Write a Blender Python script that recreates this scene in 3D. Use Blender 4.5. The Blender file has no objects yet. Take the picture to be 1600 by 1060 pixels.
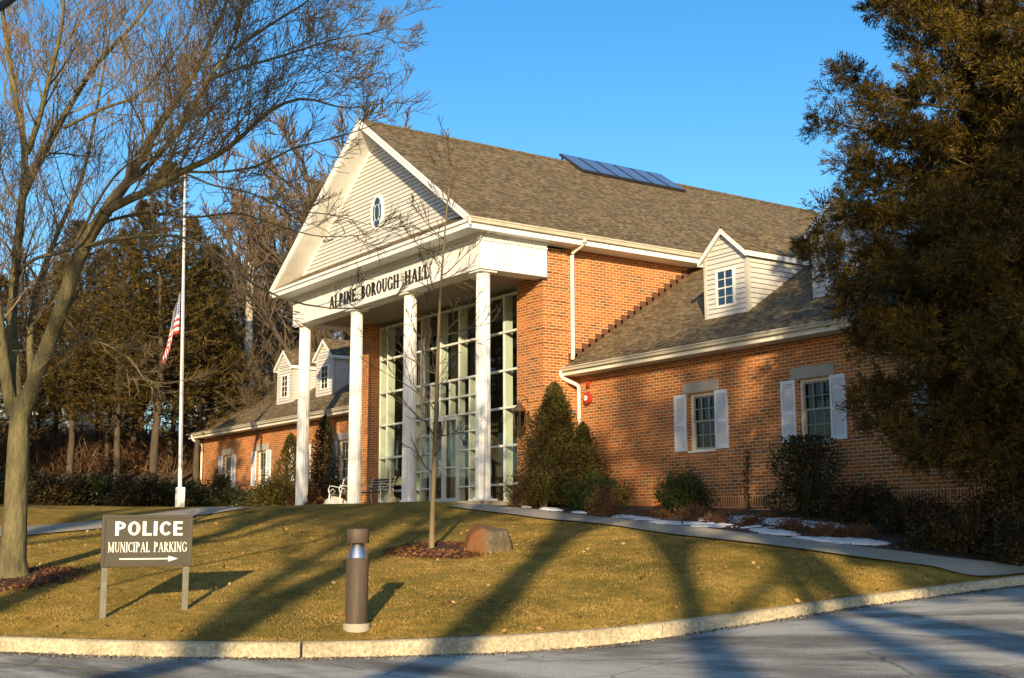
import bpy, math, random
import numpy as np
from mathutils import Vector, Matrix

D = bpy.data
scene = bpy.context.scene
COL = scene.collection
PI = math.pi
rad = math.radians

# ------------------------------------------------------------------ camera
F = 1998.2 / 1600.0
CAM = np.array([25.295, -16.72, -0.779])
AZ = rad(34.777); PT = rad(8.674); RL = rad(-0.166)
fw = np.array([-math.cos(AZ) * math.cos(PT), math.sin(AZ) * math.cos(PT), math.sin(PT)])
rt = np.cross(fw, [0, 0, 1]); rt /= np.linalg.norm(rt)
upv = np.cross(rt, fw)
RR = rt * math.cos(RL) + upv * math.sin(RL)
UU = -rt * math.sin(RL) + upv * math.cos(RL)
cd = D.cameras.new("camera"); cam = D.objects.new("camera", cd); COL.objects.link(cam)
cam.matrix_world = Matrix([[RR[0], UU[0], -fw[0], CAM[0]], [RR[1], UU[1], -fw[1], CAM[1]],
                           [RR[2], UU[2], -fw[2], CAM[2]], [0, 0, 0, 1]])
cd.sensor_width = 36; cd.lens = F * 36; cd.clip_start = 0.1; cd.clip_end = 3000
scene.camera = cam

# ------------------------------------------------------------------ light
SUN_AZ = rad(34.777 + 3.5)      # light travels along (-cos, sin)
SUN_EL = rad(14.0)
world = D.worlds.new("World"); scene.world = world; world.use_nodes = True
wn = world.node_tree.nodes; wl = world.node_tree.links
for n in list(wn): wn.remove(n)
out = wn.new('ShaderNodeOutputWorld'); bg = wn.new('ShaderNodeBackground')
sky = wn.new('ShaderNodeTexSky'); sky.sky_type = 'NISHITA'; sky.sun_disc = False
sky.sun_elevation = SUN_EL
sdir = Vector((math.cos(SUN_AZ), -math.sin(SUN_AZ)))     # horizontal direction towards the sun
sky.sun_rotation = math.atan2(sdir.x, sdir.y)
sky.air_density = 1.0; sky.dust_density = 0.6; sky.ozone_density = 2.5
hs = wn.new('ShaderNodeHueSaturation'); hs.inputs['Saturation'].default_value = 1.32
wl.new(sky.outputs[0], hs.inputs['Color']); wl.new(hs.outputs[0], bg.inputs['Color'])
bg.inputs['Strength'].default_value = 0.14
wl.new(bg.outputs[0], out.inputs['Surface'])
sd = D.lights.new("sun", 'SUN'); so = D.objects.new("sun", sd); COL.objects.link(so)
sd.energy = 5.0; sd.angle = rad(0.5); sd.color = (1.0, 0.79, 0.48)
trav = Vector((-math.cos(SUN_AZ) * math.cos(SUN_EL), math.sin(SUN_AZ) * math.cos(SUN_EL), -math.sin(SUN_EL)))
so.rotation_euler = trav.to_track_quat('-Z', 'Y').to_euler()
so.location = (60, -50, 30)
scene.view_settings.view_transform = 'Standard'
scene.view_settings.look = 'None'
scene.view_settings.exposure = 0.68
scene.view_settings.gamma = 1.0
scene.view_settings.use_curve_mapping = False
scene.render.resolution_x = 1024; scene.render.resolution_y = 678

# ------------------------------------------------------------------ frames of reference
CA, SA = math.cos(AZ), math.sin(AZ)
def uv2xy(u, v):            # u metres to the right of the camera, v metres ahead of it (horizontal)
    return CAM[0] + u * SA - v * CA, CAM[1] + u * CA + v * SA
def xy2uv(x, y):
    dx = x - CAM[0]; dy = y - CAM[1]
    return dx * SA + dy * CA, -dx * CA + dy * SA
def ray(px, py):
    return fw + RR * ((px - 800) / (F * 1600)) + UU * ((530 - py) / (F * 1600))
def at(px, py, v):          # the point seen at photo pixel (px,py), v metres ahead
    d = ray(px, py); k = v / (-d[0] * CA + d[1] * SA)
    return CAM + d * k
def rel(px, py, v):
    p = at(px, py, v); u, vv = xy2uv(p[0], p[1]); return (u, v, p[2])

# ------------------------------------------------------------------ mesh helpers
class MB:
    def __init__(s): s.v = []; s.f = []
    def quad(s, a, b, c, d):
        n = len(s.v); s.v += [tuple(a), tuple(b), tuple(c), tuple(d)]; s.f.append((n, n+1, n+2, n+3)); return s
    def poly(s, pts):
        n = len(s.v); s.v += [tuple(p) for p in pts]; s.f.append(tuple(range(n, n+len(pts)))); return s
    def box(s, x0, y0, z0, x1, y1, z1):
        n = len(s.v)
        s.v += [(x0,y0,z0),(x1,y0,z0),(x1,y1,z0),(x0,y1,z0),(x0,y0,z1),(x1,y0,z1),(x1,y1,z1),(x0,y1,z1)]
        for f in ((0,3,2,1),(4,5,6,7),(0,1,5,4),(1,2,6,5),(2,3,7,6),(3,0,4,7)): s.f.append(tuple(n+i for i in f))
        return s
    def prism(s, pts, vec):      # extrude polygon by vec
        n = len(s.v); m = len(pts); vec = Vector(vec)
        s.v += [tuple(Vector(p)) for p in pts] + [tuple(Vector(p) + vec) for p in pts]
        s.f.append(tuple(range(n, n+m))[::-1]); s.f.append(tuple(range(n+m, n+2*m)))
        for i in range(m):
            j = (i+1) % m; s.f.append((n+i, n+j, n+m+j, n+m+i))
        return s
    def tube(s, pts, r, sides=8, caps=True):
        pts = [Vector(p) for p in pts]; n0 = len(s.v); m = len(pts)
        rs = r if hasattr(r, '__len__') else [r] * m
        for i, p in enumerate(pts):
            t = (pts[min(i+1, m-1)] - pts[max(i-1, 0)])
            if t.length < 1e-9: t = Vector((0,0,1))
            t.normalize()
            ref = Vector((0,0,1)) if abs(t.z) < .9 else Vector((1,0,0))
            a = t.cross(ref).normalized(); b = a.cross(t)
            for k in range(sides):
                an = 2*PI*k/sides
                s.v.append(tuple(p + (a*math.cos(an) + b*math.sin(an)) * rs[i]))
        for i in range(m-1):
            for k in range(sides):
                k2 = (k+1) % sides
                s.f.append((n0+i*sides+k, n0+i*sides+k2, n0+(i+1)*sides+k2, n0+(i+1)*sides+k))
        if caps:
            s.f.append(tuple(n0+k for k in range(sides))[::-1]); s.f.append(tuple(n0+(m-1)*sides+k for k in range(sides)))
        return s
    def lathe(s, prof, c, sides=24):     # prof: (r,z)
        s.tube([(c[0], c[1], c[2])] , 0.0, 3, False) if False else None
        n0 = len(s.v)
        for r, z in prof:
            for k in range(sides):
                a = 2*PI*k/sides; s.v.append((c[0]+r*math.cos(a), c[1]+r*math.sin(a), c[2]+z))
        for i in range(len(prof)-1):
            for k in range(sides):
                k2 = (k+1) % sides
                s.f.append((n0+i*sides+k, n0+i*sides+k2, n0+(i+1)*sides+k2, n0+(i+1)*sides+k))
        s.f.append(tuple(n0+k for k in range(sides))[::-1]); s.f.append(tuple(n0+(len(prof)-1)*sides+k for k in range(sides)))
        return s
    def build(s, name, m, parent=None, smooth=False, loc=None, bevel=0):
        me = D.meshes.new(name); me.from_pydata(s.v, [], s.f); me.update()
        uvmap(me)
        return link(name, me, m, parent, smooth, loc, bevel)

def uvmap(me):
    nf = len(me.polygons)
    if nf == 0: return
    nor = np.empty(nf*3); me.polygons.foreach_get('normal', nor); nor = nor.reshape(-1,3)
    lt = np.empty(nf, int); me.polygons.foreach_get('loop_total', lt)
    vi = np.empty(len(me.loops), int); me.loops.foreach_get('vertex_index', vi)
    co = np.empty(len(me.vertices)*3); me.vertices.foreach_get('co', co); co = co.reshape(-1,3)
    t = np.cross([0,0,1.0], nor); ln = np.linalg.norm(t, axis=1)
    flat = ln < 1e-3; t[flat] = [1,0,0]; ln[flat] = 1; t /= ln[:,None]
    b = np.cross(nor, t)
    fi = np.repeat(np.arange(nf), lt)
    # snap horizontal tangents so that corners keep one running coordinate
    P = co[vi]
    uv = np.stack([(P*t[fi]).sum(1), (P*b[fi]).sum(1)], 1)
    l = me.uv_layers.new(name="uv"); l.data.foreach_set('uv', uv.ravel().astype(np.float32))

def link(name, me, m, parent=None, smooth=False, loc=None, bevel=0):
    o = D.objects.new(name, me)
    if m is not None: me.materials.append(m)
    COL.objects.link(o)
    if parent is not None: o.parent = parent
    if loc is not None: o.location = loc
    if smooth:
        me.polygons.foreach_set('use_smooth', [True]*len(me.polygons))
        if hasattr(me, 'set_sharp_from_angle'): me.set_sharp_from_angle(angle=rad(45))
    if bevel:
        b = o.modifiers.new('bevel', 'BEVEL'); b.width = bevel; b.segments = 2; b.limit_method = 'ANGLE'
    return o

def npmesh(name, V, Fc, m, parent=None, smooth=False):
    """V (n,3) array, Fc (k,s) int array of equal-sided faces (or a list of such arrays)"""
    if not isinstance(Fc, list): Fc = [Fc]
    me = D.meshes.new(name)
    me.vertices.add(len(V)); me.vertices.foreach_set('co', np.asarray(V, np.float32).ravel())
    loops = np.concatenate([f.ravel() for f in Fc]).astype(np.int32)
    tot = np.concatenate([np.full(len(f), f.shape[1]) for f in Fc]).astype(np.int32)
    st = np.concatenate([[0], np.cumsum(tot)[:-1]]).astype(np.int32)
    me.loops.add(len(loops)); me.loops.foreach_set('vertex_index', loops)
    me.polygons.add(len(tot)); me.polygons.foreach_set('loop_start', st); me.polygons.foreach_set('loop_total', tot)
    if smooth: me.polygons.foreach_set('use_smooth', np.ones(len(tot), bool))
    me.update(calc_edges=True); me.validate()
    o = D.objects.new(name, me)
    if m is not None: me.materials.append(m)
    COL.objects.link(o)
    if parent is not None: o.parent = parent
    return o

def tag(o, label=None, cat=None, group=None, kind=None):
    if label: o['label'] = label
    if cat: o['category'] = cat
    if group: o['group'] = group
    if kind: o['kind'] = kind
    return o
def empty(name, loc=(0,0,0), rz=0):
    o = D.objects.new(name, None); COL.objects.link(o); o.location = loc; o.rotation_euler = (0,0,rz)
    o.empty_display_size = .3
    return o
def copy_tree(o, parent=None):
    c = o.copy(); COL.objects.link(c)
    c.parent = parent
    for ch in list(o.children): copy_tree(ch, c)
    return c

# ------------------------------------------------------------------ materials
def newmat(name):
    m = D.materials.new(name); m.use_nodes = True
    nt = m.node_tree
    b = nt.nodes.get('Principled BSDF')
    return m, nt, b
def N(nt, t, **kw):
    n = nt.nodes.new(t)
    for k, v in kw.items(): setattr(n, k, v)
    return n
def ramp(nt, stops):
    r = nt.nodes.new('ShaderNodeValToRGB'); e = r.color_ramp.elements
    while len(e) > 1: e.remove(e[-1])
    e[0].position = stops[0][0]; e[0].color = (*stops[0][1], 1)
    for p, c in stops[1:]:
        x = e.new(p); x.color = (*c, 1)
    return r
def mixc(nt, fac, a, b, mode='MIX'):
    m = nt.nodes.new('ShaderNodeMix'); m.data_type = 'RGBA'; m.blend_type = mode
    for sock, val in ((m.inputs[0], fac), (m.inputs[6], a), (m.inputs[7], b)):
        if hasattr(val, 'links') or hasattr(val, 'is_linked'): nt.links.new(val, sock)
        elif isinstance(val, (int, float)): sock.default_value = val
        else: sock.default_value = (*val, 1)
    return m.outputs[2]
def pm(name, c1, c2=None, scale=4, rough=.7, bump=0, bscale=None, detail=6, spec=.3, metal=0, stretch=(1,1,1), lo=.3, hi=.7, c3=None, fine=None):
    """principled with a two-tone noise colour, a second finer noise and bump"""
    m, nt, b = newmat(name); L = nt.links
    b.inputs['Roughness'].default_value = rough; b.inputs['Metallic'].default_value = metal
    b.inputs['Specular IOR Level'].default_value = spec
    if c2 is None: c2 = tuple(x*.8 for x in c1)
    tc = N(nt, 'ShaderNodeTexCoord'); mp = N(nt, 'ShaderNodeMapping'); mp.inputs['Scale'].default_value = stretch
    L.new(tc.outputs['Object'], mp.inputs['Vector'])
    no = N(nt, 'ShaderNodeTexNoise'); no.inputs['Scale'].default_value = scale; no.inputs['Detail'].default_value = detail
    L.new(mp.outputs[0], no.inputs['Vector'])
    st = [(lo, c1), (hi, c2)]
    if c3: st.append((min(hi+.15, 1), c3))
    r = ramp(nt, st); L.new(no.outputs['Fac'], r.inputs[0])
    col = r.outputs[0]
    if fine:
        n3 = N(nt, 'ShaderNodeTexNoise'); n3.inputs['Scale'].default_value = fine[0]; n3.inputs['Detail'].default_value = 3
        L.new(mp.outputs[0], n3.inputs['Vector'])
        r3 = ramp(nt, [(.3, (1-fine[1],)*3), (.7, (1+fine[1],)*3)]); L.new(n3.outputs['Fac'], r3.inputs[0])
        col = mixc(nt, 1.0, col, r3.outputs[0], 'MULTIPLY')
    L.new(col, b.inputs['Base Color'])
    if bump:
        n2 = N(nt, 'ShaderNodeTexNoise'); n2.inputs['Scale'].default_value = bscale or scale*6; n2.inputs['Detail'].default_value = 5
        L.new(mp.outputs[0], n2.inputs['Vector'])
        bp = N(nt, 'ShaderNodeBump'); bp.inputs['Strength'].default_value = bump; bp.inputs['Distance'].default_value = .02
        L.new(n2.outputs['Fac'], bp.inputs['Height']); L.new(bp.outputs[0], b.inputs['Normal'])
    return m
def leafmat(name, stops, rough=.6, trans=.25, lo=(.62,.62,.62), hi=(1.3,1.25,1.15), ns=1.3):
    """foliage: one colour per leaf, some light passing through"""
    m, nt, b = newmat(name); L = nt.links
    g = N(nt, 'ShaderNodeNewGeometry'); r = ramp(nt, stops); L.new(g.outputs['Random Per Island'], r.inputs[0])
    tc = N(nt, 'ShaderNodeTexCoord'); no = N(nt, 'ShaderNodeTexNoise'); no.inputs['Scale'].default_value = ns; no.inputs['Detail'].default_value = 5
    L.new(tc.outputs['Object'], no.inputs['Vector'])
    r2 = ramp(nt, [(.38, lo), (.62, hi)]); L.new(no.outputs['Fac'], r2.inputs[0])
    c = mixc(nt, 1.0, r.outputs[0], r2.outputs[0], 'MULTIPLY')
    L.new(c, b.inputs['Base Color']); b.inputs['Roughness'].default_value = rough
    b.inputs['Specular IOR Level'].default_value = .25
    if trans:
        o = nt.nodes.get('Material Output'); t = N(nt, 'ShaderNodeBsdfTranslucent'); L.new(c, t.inputs['Color'])
        mx = N(nt, 'ShaderNodeMixShader'); mx.inputs[0].default_value = trans
        L.new(b.outputs[0], mx.inputs[1]); L.new(t.outputs[0], mx.inputs[2]); L.new(mx.outputs[0], o.inputs['Surface'])
    return m

def brickmat(name, soldier=False):
    m, nt, b = newmat(name); L = nt.links
    uv = N(nt, 'ShaderNodeUVMap'); uv.uv_map = 'uv'
    mp = N(nt, 'ShaderNodeMapping')
    if soldier: mp.inputs['Rotation'].default_value = (0,0,PI/2)
    L.new(uv.outputs[0], mp.inputs['Vector'])
    br = N(nt, 'ShaderNodeTexBrick')
    br.inputs['Scale'].default_value = 1; br.inputs['Brick Width'].default_value = .222; br.inputs['Row Height'].default_value = .0715
    if soldier: br.offset = 0.0; br.inputs['Brick Width'].default_value = .23
    br.inputs['Mortar Size'].default_value = .0075; br.inputs['Mortar Smooth'].default_value = .25; br.inputs['Bias'].default_value = 0
    br.inputs['Color1'].default_value = (0,0,0,1); br.inputs['Color2'].default_value = (1,1,1,1); br.inputs['Mortar'].default_value = (.5,.5,.5,1)
    L.new(mp.outputs[0], br.inputs['Vector'])
    r = ramp(nt, [(0.0,(.20,.10,.055)),(.07,(.27,.12,.055)),(.14,(.34,.105,.03)),(.5,(.45,.135,.032)),(.75,(.52,.18,.042)),(.9,(.38,.13,.043)),(1,(.31,.155,.065))])
    L.new(br.outputs['Color'], r.inputs[0])
    tc = N(nt, 'ShaderNodeTexCoord')
    n1 = N(nt, 'ShaderNodeTexNoise'); n1.inputs['Scale'].default_value = 1.2; n1.inputs['Detail'].default_value = 4; L.new(tc.outputs['Object'], n1.inputs['Vector'])
    r1 = ramp(nt, [(.3,(.74,.73,.72)),(.7,(1.12,1.10,1.06))]); L.new(n1.outputs['Fac'], r1.inputs[0])
    n2 = N(nt, 'ShaderNodeTexNoise'); n2.inputs['Scale'].default_value = 45; n2.inputs['Detail'].default_value = 3; L.new(tc.outputs['Object'], n2.inputs['Vector'])
    r2 = ramp(nt, [(.3,(.82,.82,.82)),(.7,(1.15,1.15,1.15))]); L.new(n2.outputs['Fac'], r2.inputs[0])
    c = mixc(nt, 1.0, r.outputs[0], r1.outputs[0], 'MULTIPLY'); c = mixc(nt, 1.0, c, r2.outputs[0], 'MULTIPLY')
    c = mixc(nt, br.outputs['Fac'], c, (.66,.50,.29))
    L.new(c, b.inputs['Base Color']); b.inputs['Roughness'].default_value = .85; b.inputs['Specular IOR Level'].default_value = .2
    inv = N(nt, 'ShaderNodeMath', operation='MULTIPLY_ADD'); inv.inputs[1].default_value = -1; inv.inputs[2].default_value = 1
    L.new(br.outputs['Fac'], inv.inputs[0])
    ad = N(nt, 'ShaderNodeMath', operation='MULTIPLY_ADD'); ad.inputs[1].default_value = .35
    L.new(n2.outputs['Fac'], ad.inputs[0]); L.new(inv.outputs[0], ad.inputs[2])
    bp = N(nt, 'ShaderNodeBump'); bp.inputs['Strength'].default_value = .8; bp.inputs['Distance'].default_value = .008
    L.new(ad.outputs[0], bp.inputs['Height']); L.new(bp.outputs[0], b.inputs['Normal'])
    return m
def shinglemat(name):
    m, nt, b = newmat(name); L = nt.links
    uv = N(nt, 'ShaderNodeUVMap'); uv.uv_map = 'uv'
    br = N(nt, 'ShaderNodeTexBrick'); br.offset = .37; br.offset_frequency = 3; br.squash = .8; br.squash_frequency = 2
    br.inputs['Scale'].default_value = 1; br.inputs['Brick Width'].default_value = .14; br.inputs['Row Height'].default_value = .07
    br.inputs['Mortar Size'].default_value = .004; br.inputs['Mortar Smooth'].default_value = .2
    br.inputs['Color1'].default_value = (0,0,0,1); br.inputs['Color2'].default_value = (1,1,1,1)
    L.new(uv.outputs[0], br.inputs['Vector'])
    r = ramp(nt, [(0,(.09,.066,.038)),(.35,(.135,.10,.056)),(.6,(.18,.135,.075)),(.85,(.27,.205,.115)),(1,(.15,.115,.075))])
    L.new(br.outputs['Color'], r.inputs[0])
    mp = N(nt, 'ShaderNodeMapping'); mp.inputs['Scale'].default_value = (1.2, 3, 1); L.new(uv.outputs[0], mp.inputs['Vector'])
    no = N(nt, 'ShaderNodeTexNoise'); no.inputs['Scale'].default_value = 1.5; no.inputs['Detail'].default_value = 6; L.new(mp.outputs[0], no.inputs['Vector'])
    r2 = ramp(nt, [(.35,(.90,.89,.88)),(.65,(1.10,1.09,1.06))]); L.new(no.outputs['Fac'], r2.inputs[0])
    c = mixc(nt, 1.0, r.outputs[0], r2.outputs[0], 'MULTIPLY')
    n3 = N(nt, 'ShaderNodeTexNoise'); n3.inputs['Scale'].default_value = 60; L.new(uv.outputs[0], n3.inputs['Vector'])
    r3 = ramp(nt, [(.3,(.8,.8,.8)),(.7,(1.2,1.2,1.2))]); L.new(n3.outputs['Fac'], r3.inputs[0])
    c = mixc(nt, 1.0, c, r3.outputs[0], 'MULTIPLY')
    c = mixc(nt, br.outputs['Fac'], c, (.05,.038,.03))
    L.new(c, b.inputs['Base Color']); b.inputs['Roughness'].default_value = .9; b.inputs['Specular IOR Level'].default_value = .15
    # each course tilts out towards its lower edge
    sx = N(nt, 'ShaderNodeSeparateXYZ'); L.new(uv.outputs[0], sx.inputs[0])
    dv = N(nt, 'ShaderNodeMath', operation='DIVIDE'); dv.inputs[1].default_value = .14; L.new(sx.outputs[1], dv.inputs[0])
    fr = N(nt, 'ShaderNodeMath', operation='FRACT'); L.new(dv.outputs[0], fr.inputs[0])
    ng = N(nt, 'ShaderNodeMath', operation='MULTIPLY'); ng.inputs[1].default_value = -1; L.new(fr.outputs[0], ng.inputs[0])
    ad = N(nt, 'ShaderNodeMath', operation='MULTIPLY_ADD'); ad.inputs[1].default_value = .5; L.new(br.outputs['Color'], ad.inputs[0]); L.new(ng.outputs[0], ad.inputs[2])
    bp = N(nt, 'ShaderNodeBump'); bp.inputs['Strength'].default_value = .7; bp.inputs['Distance'].default_value = .012
    L.new(ad.outputs[0], bp.inputs['Height']); L.new(bp.outputs[0], b.inputs['Normal'])
    return m
def glassmat(name, tint=(.75,.85,.8), refl=.08, rough=.02):
    m, nt, b = newmat(name); L = nt.links; nt.nodes.remove(b)
    o = nt.nodes.get('Material Output')
    t = N(nt, 'ShaderNodeBsdfTransparent'); t.inputs[0].default_value = (*tint, 1)
    g = N(nt, 'ShaderNodeBsdfGlossy'); g.inputs['Roughness'].default_value = rough; g.inputs[0].default_value = (1,1,1,1)
    lw0 = N(nt, 'ShaderNodeLayerWeight'); lw0.inputs['Blend'].default_value = .5
    pw = N(nt, 'ShaderNodeMath', operation='POWER'); pw.inputs[1].default_value = 4.0; L.new(lw0.outputs['Facing'], pw.inputs[0])
    lw = N(nt, 'ShaderNodeMath', operation='MULTIPLY_ADD'); lw.inputs[1].default_value = .9; lw.inputs[2].default_value = .035; L.new(pw.outputs[0], lw.inputs[0])
    tc = N(nt, 'ShaderNodeTexCoord'); no = N(nt, 'ShaderNodeTexNoise'); no.inputs['Scale'].default_value = 1.1; no.inputs['Detail'].default_value = 1
    L.new(tc.outputs['Object'], no.inputs['Vector'])
    bp = N(nt, 'ShaderNodeBump'); bp.inputs['Strength'].default_value = .05; bp.inputs['Distance'].default_value = .05
    L.new(no.outputs['Fac'], bp.inputs['Height']); L.new(bp.outputs[0], g.inputs['Normal'])
    ad = N(nt, 'ShaderNodeMath', operation='ADD'); ad.inputs[1].default_value = refl; ad.use_clamp = True; L.new(lw.outputs[0], ad.inputs[0])
    mx = N(nt, 'ShaderNodeMixShader'); L.new(ad.outputs[0], mx.inputs[0]); L.new(t.outputs[0], mx.inputs[1]); L.new(g.outputs[0], mx.inputs[2])
    L.new(mx.outputs[0], o.inputs['Surface'])
    return m

M = {}
M['brick'] = brickmat('brick')
M['soldier'] = brickmat('soldier_brick', True)
M['shingle'] = shinglemat('shingle')
M['white'] = pm('white_paint', (.80,.80,.79), (.70,.69,.66), 2.2, .5, .08, 30, stretch=(1,1,.25), fine=(9,.05), lo=.35, hi=.72)
M['cream'] = pm('cream_paint', (.74,.70,.60), (.66,.62,.53), 2, .5, .05, 30, fine=(12,.05))
M['siding'] = pm('siding', (.62,.60,.56), (.55,.53,.50), 1.5, .6, .1, 40, stretch=(.5,.5,4), fine=(14,.05))
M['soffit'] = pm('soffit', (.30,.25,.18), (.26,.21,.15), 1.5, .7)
M['stone'] = pm('lintel_stone', (.42,.38,.32), (.34,.31,.26), 3, .85, .3, 60, fine=(50,.12))
M['glass'] = glassmat('glass', (.82,.88,.80), 0.03)
M['winglass'] = glassmat('window_glass', (.22,.24,.23), .0)
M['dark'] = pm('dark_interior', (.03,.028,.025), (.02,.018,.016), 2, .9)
M['blackmetal'] = pm('black_metal', (.022,.02,.018), (.04,.034,.028), 8, .45, .1, spec=.5)
M['lead'] = pm('flashing', (.15,.065,.038), (.11,.05,.03), 5, .6)
M['alu'] = pm('mullion_paint', (.70,.71,.66), (.62,.63,.58), 3, .4, spec=.5)
M['concrete'] = pm('concrete', (.42,.365,.28), (.32,.28,.215), 1.6, .9, .3, 60, fine=(70,.15), c3=(.38,.35,.30))
M['kerb'] = pm('kerb_concrete', (.47,.40,.27), (.35,.29,.19), 2.4, .9, .9, 30, fine=(26,.30), c3=(.27,.22,.15), lo=.35, hi=.62)
M['bark'] = pm('bark', (.165,.14,.065), (.075,.062,.032), 9, .9, 1.0, 22, stretch=(1,1,.22), fine=(40,.25), c3=(.24,.21,.13))
M['barkdark'] = pm('dark_bark', (.10,.075,.05), (.055,.042,.03), 7, .95, .8, 25, stretch=(1,1,.25), c3=(.15,.12,.08))
M['twig'] = pm('twig_bark', (.24,.175,.095), (.13,.095,.055), 5, .85)
M['twigred'] = pm('twig_brown', (.15,.105,.065), (.095,.068,.044), 4, .85)
M['conifer'] = leafmat('conifer_needles', [(0,(.014,.013,.003)),(.35,(.045,.036,.005)),(.7,(.11,.075,.009)),(1,(.21,.125,.014))], .6, .2)
M['conifer_far'] = leafmat('evergreen_needles', [(0,(.016,.015,.004)),(.4,(.045,.035,.006)),(.75,(.105,.070,.011)),(1,(.17,.105,.017))], .6, .2)
M['yew'] = leafmat('yew_needles', [(0,(.015,.03,.010)),(.5,(.035,.06,.015)),(1,(.075,.105,.025))], .55, .15)
M['cypress'] = leafmat('arborvitae_sprays', [(0,(.020,.024,.006)),(.45,(.05,.050,.010)),(.8,(.10,.075,.014)),(1,(.15,.095,.02))], .6, .15)
M['rust'] = leafmat('rust_brown_leaves', [(0,(.07,.028,.014)),(.5,(.15,.06,.025)),(1,(.24,.12,.05))], .7, .2)
M['holly'] = leafmat('glossy_leaves', [(0,(.012,.018,.008)),(.5,(.028,.036,.012)),(1,(.06,.06,.02))], .35, .1)
M['hedge'] = leafmat('hedge_leaves', [(0,(.012,.012,.005)),(.5,(.032,.027,.010)),(.85,(.08,.052,.018)),(1,(.15,.09,.03))], .5, .15)
M['grassblade'] = leafmat('grass_blades', [(0,(.13,.10,.02)),(.35,(.275,.185,.048)),(.75,(.41,.285,.10)),(1,(.50,.38,.16))], .8, .2, (.58,.66,.55), (1.32,1.22,1.15), 1.9)
M['snow'] = pm('snow', (.78,.79,.82), (.58,.58,.59), 3, .6, .8, 45, spec=.3, fine=(55,.14), c3=(.42,.40,.37))
M['mulch'] = pm('mulch', (.085,.042,.025), (.045,.026,.018), 22, .95, 1.0, 60, c3=(.16,.09,.05), fine=(90,.4))
M['soil'] = pm('bed_soil', (.10,.068,.042), (.055,.038,.026), 6, .95, .9, 40, c3=(.16,.11,.07), fine=(60,.35))
M['redpaint'] = pm('red_paint', (.42,.035,.02), (.34,.03,.018), 10, .35, spec=.5)
M['signbrown'] = pm('sign_face', (.085,.072,.05), (.072,.062,.044), 2, .45, spec=.4)
M['signpost'] = pm('sign_post', (.20,.185,.14), (.15,.14,.105), 9, .6, .1, c3=(.50,.48,.42), lo=.3, hi=.66)
M['letterwhite'] = pm('sign_letters', (.82,.79,.70), (.78,.75,.66), 5, .5)
M['letterblack'] = pm('black_letters', (.018,.016,.014), (.014,.012,.011), 5, .4)

# ------------------------------------------------------------------ terrain
ku = np.array([-14,-9,-5.9,-3.94,-2.24,-1.14,.16,1.26,2.76,3.3,4.6,6.76,9.0,14.0])
kvv = np.array([17.5,15.6,14.76,14.07,13.92,14.2,14.46,14.63,15.3,15.5,16.1,16.9,18.0,20.5])
kpy = np.array([None,None,1018,1027,1029,1025,1019,1006,976,965,942,912.5,None,None])
def _kz():
    zs = []
    for u, v, p in zip(ku, kvv, kpy):
        zs.append(np.nan if p is None else at(800 + u/v*F*1600*.99, p, v)[2])
    zs = np.array(zs); zs[0] = zs[1] = zs[2]; zs[-2] = zs[-3] + .12; zs[-1] = zs[-2] + .15
    return zs
kzz = _kz()
ktop = np.array([.16,.16,.16,.16,.16,.165,.185,.175,.135,.125,.11,.11,.11,.11])
def smooth_interp(x, xs, ys):
    x = np.asarray(x, float); h = .5
    return (np.interp(x-h, xs, ys) + 2*np.interp(x, xs, ys) + np.interp(x+h, xs, ys) + np.interp(x-h/2, xs, ys) + np.interp(x+h/2, xs, ys)) / 6
def kv(u): return smooth_interp(u, ku, kvv)
def kz(u): return smooth_interp(u, ku, kzz)
def kt(u): return smooth_interp(u, ku, kzz + ktop)
cp = []
for i in range(len(ku)): cp.append((ku[i], kvv[i] + .15, kzz[i] + ktop[i]))
for a in [(20,905,18.0),(157,965,15.3),(288,955,15.7),(562,979,14.8),(674,862,21.1),(762,862,21),(40,832,24.2),(250,806,27.5),(600,815,25.5),(480,801,27.5),
          (897,816,24.5),(1047,835,21.5),(1160,852,19.5),(1350,874,17.8),(1544,903,16.85),
          (770,794,28.6),(935,809,26),(1000,817,24.3),(1160,835,21),(1375,861,18.8),(1487,877,17.95),(1600,888,17.2)]:
    cp.append(rel(*a))
for X, Y, Z in [(-10,-1.6,-.03),(-6,-1.6,-.03),(-3,-1.6,-.03),(0,-1.4,-.05),(-12,1,-.02),(-16,2.7,0),(-25,2.7,.1),(-14,-4,-.05),(-20,-4,0),(-28,-3,.1),(.3,1,-.1),(1.5,2.6,-.12),
                (4.84,2.7,-.24),(8.53,2.7,-.42),(11.1,2.7,-.65),(14,2.7,-.95),(18,3,-1.1),(8,20,-.1),(-5,25,.1),(20,20,-.5),(-30,20,.3),(-40,5,.3)]:
    u, v = xy2uv(X, Y); cp.append((u, v, Z))
cp += [(-20,22,-.2),(-25,32,.1),(-20,19,-1.2),(22,22,-1.0),(22,35,-.8)]
cp = np.array(cp, float)
def _tps(P):
    d = np.hypot(P[:,None,0]-P[None,:,0], P[:,None,1]-P[None,:,1])
    K = np.where(d > 0, d*d*np.log(np.maximum(d, 1e-9)), 0) + np.eye(len(P)) * .6
    A = np.zeros((len(P)+3,)*2); A[:-3,:-3] = K; A[:-3,-3] = 1; A[:-3,-2:] = P[:,:2]; A[-3,:-3] = 1; A[-2:,:-3] = P[:,:2].T
    b = np.zeros(len(P)+3); b[:-3] = P[:,2]
    return np.linalg.solve(A, b)
TW = _tps(cp)
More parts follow.
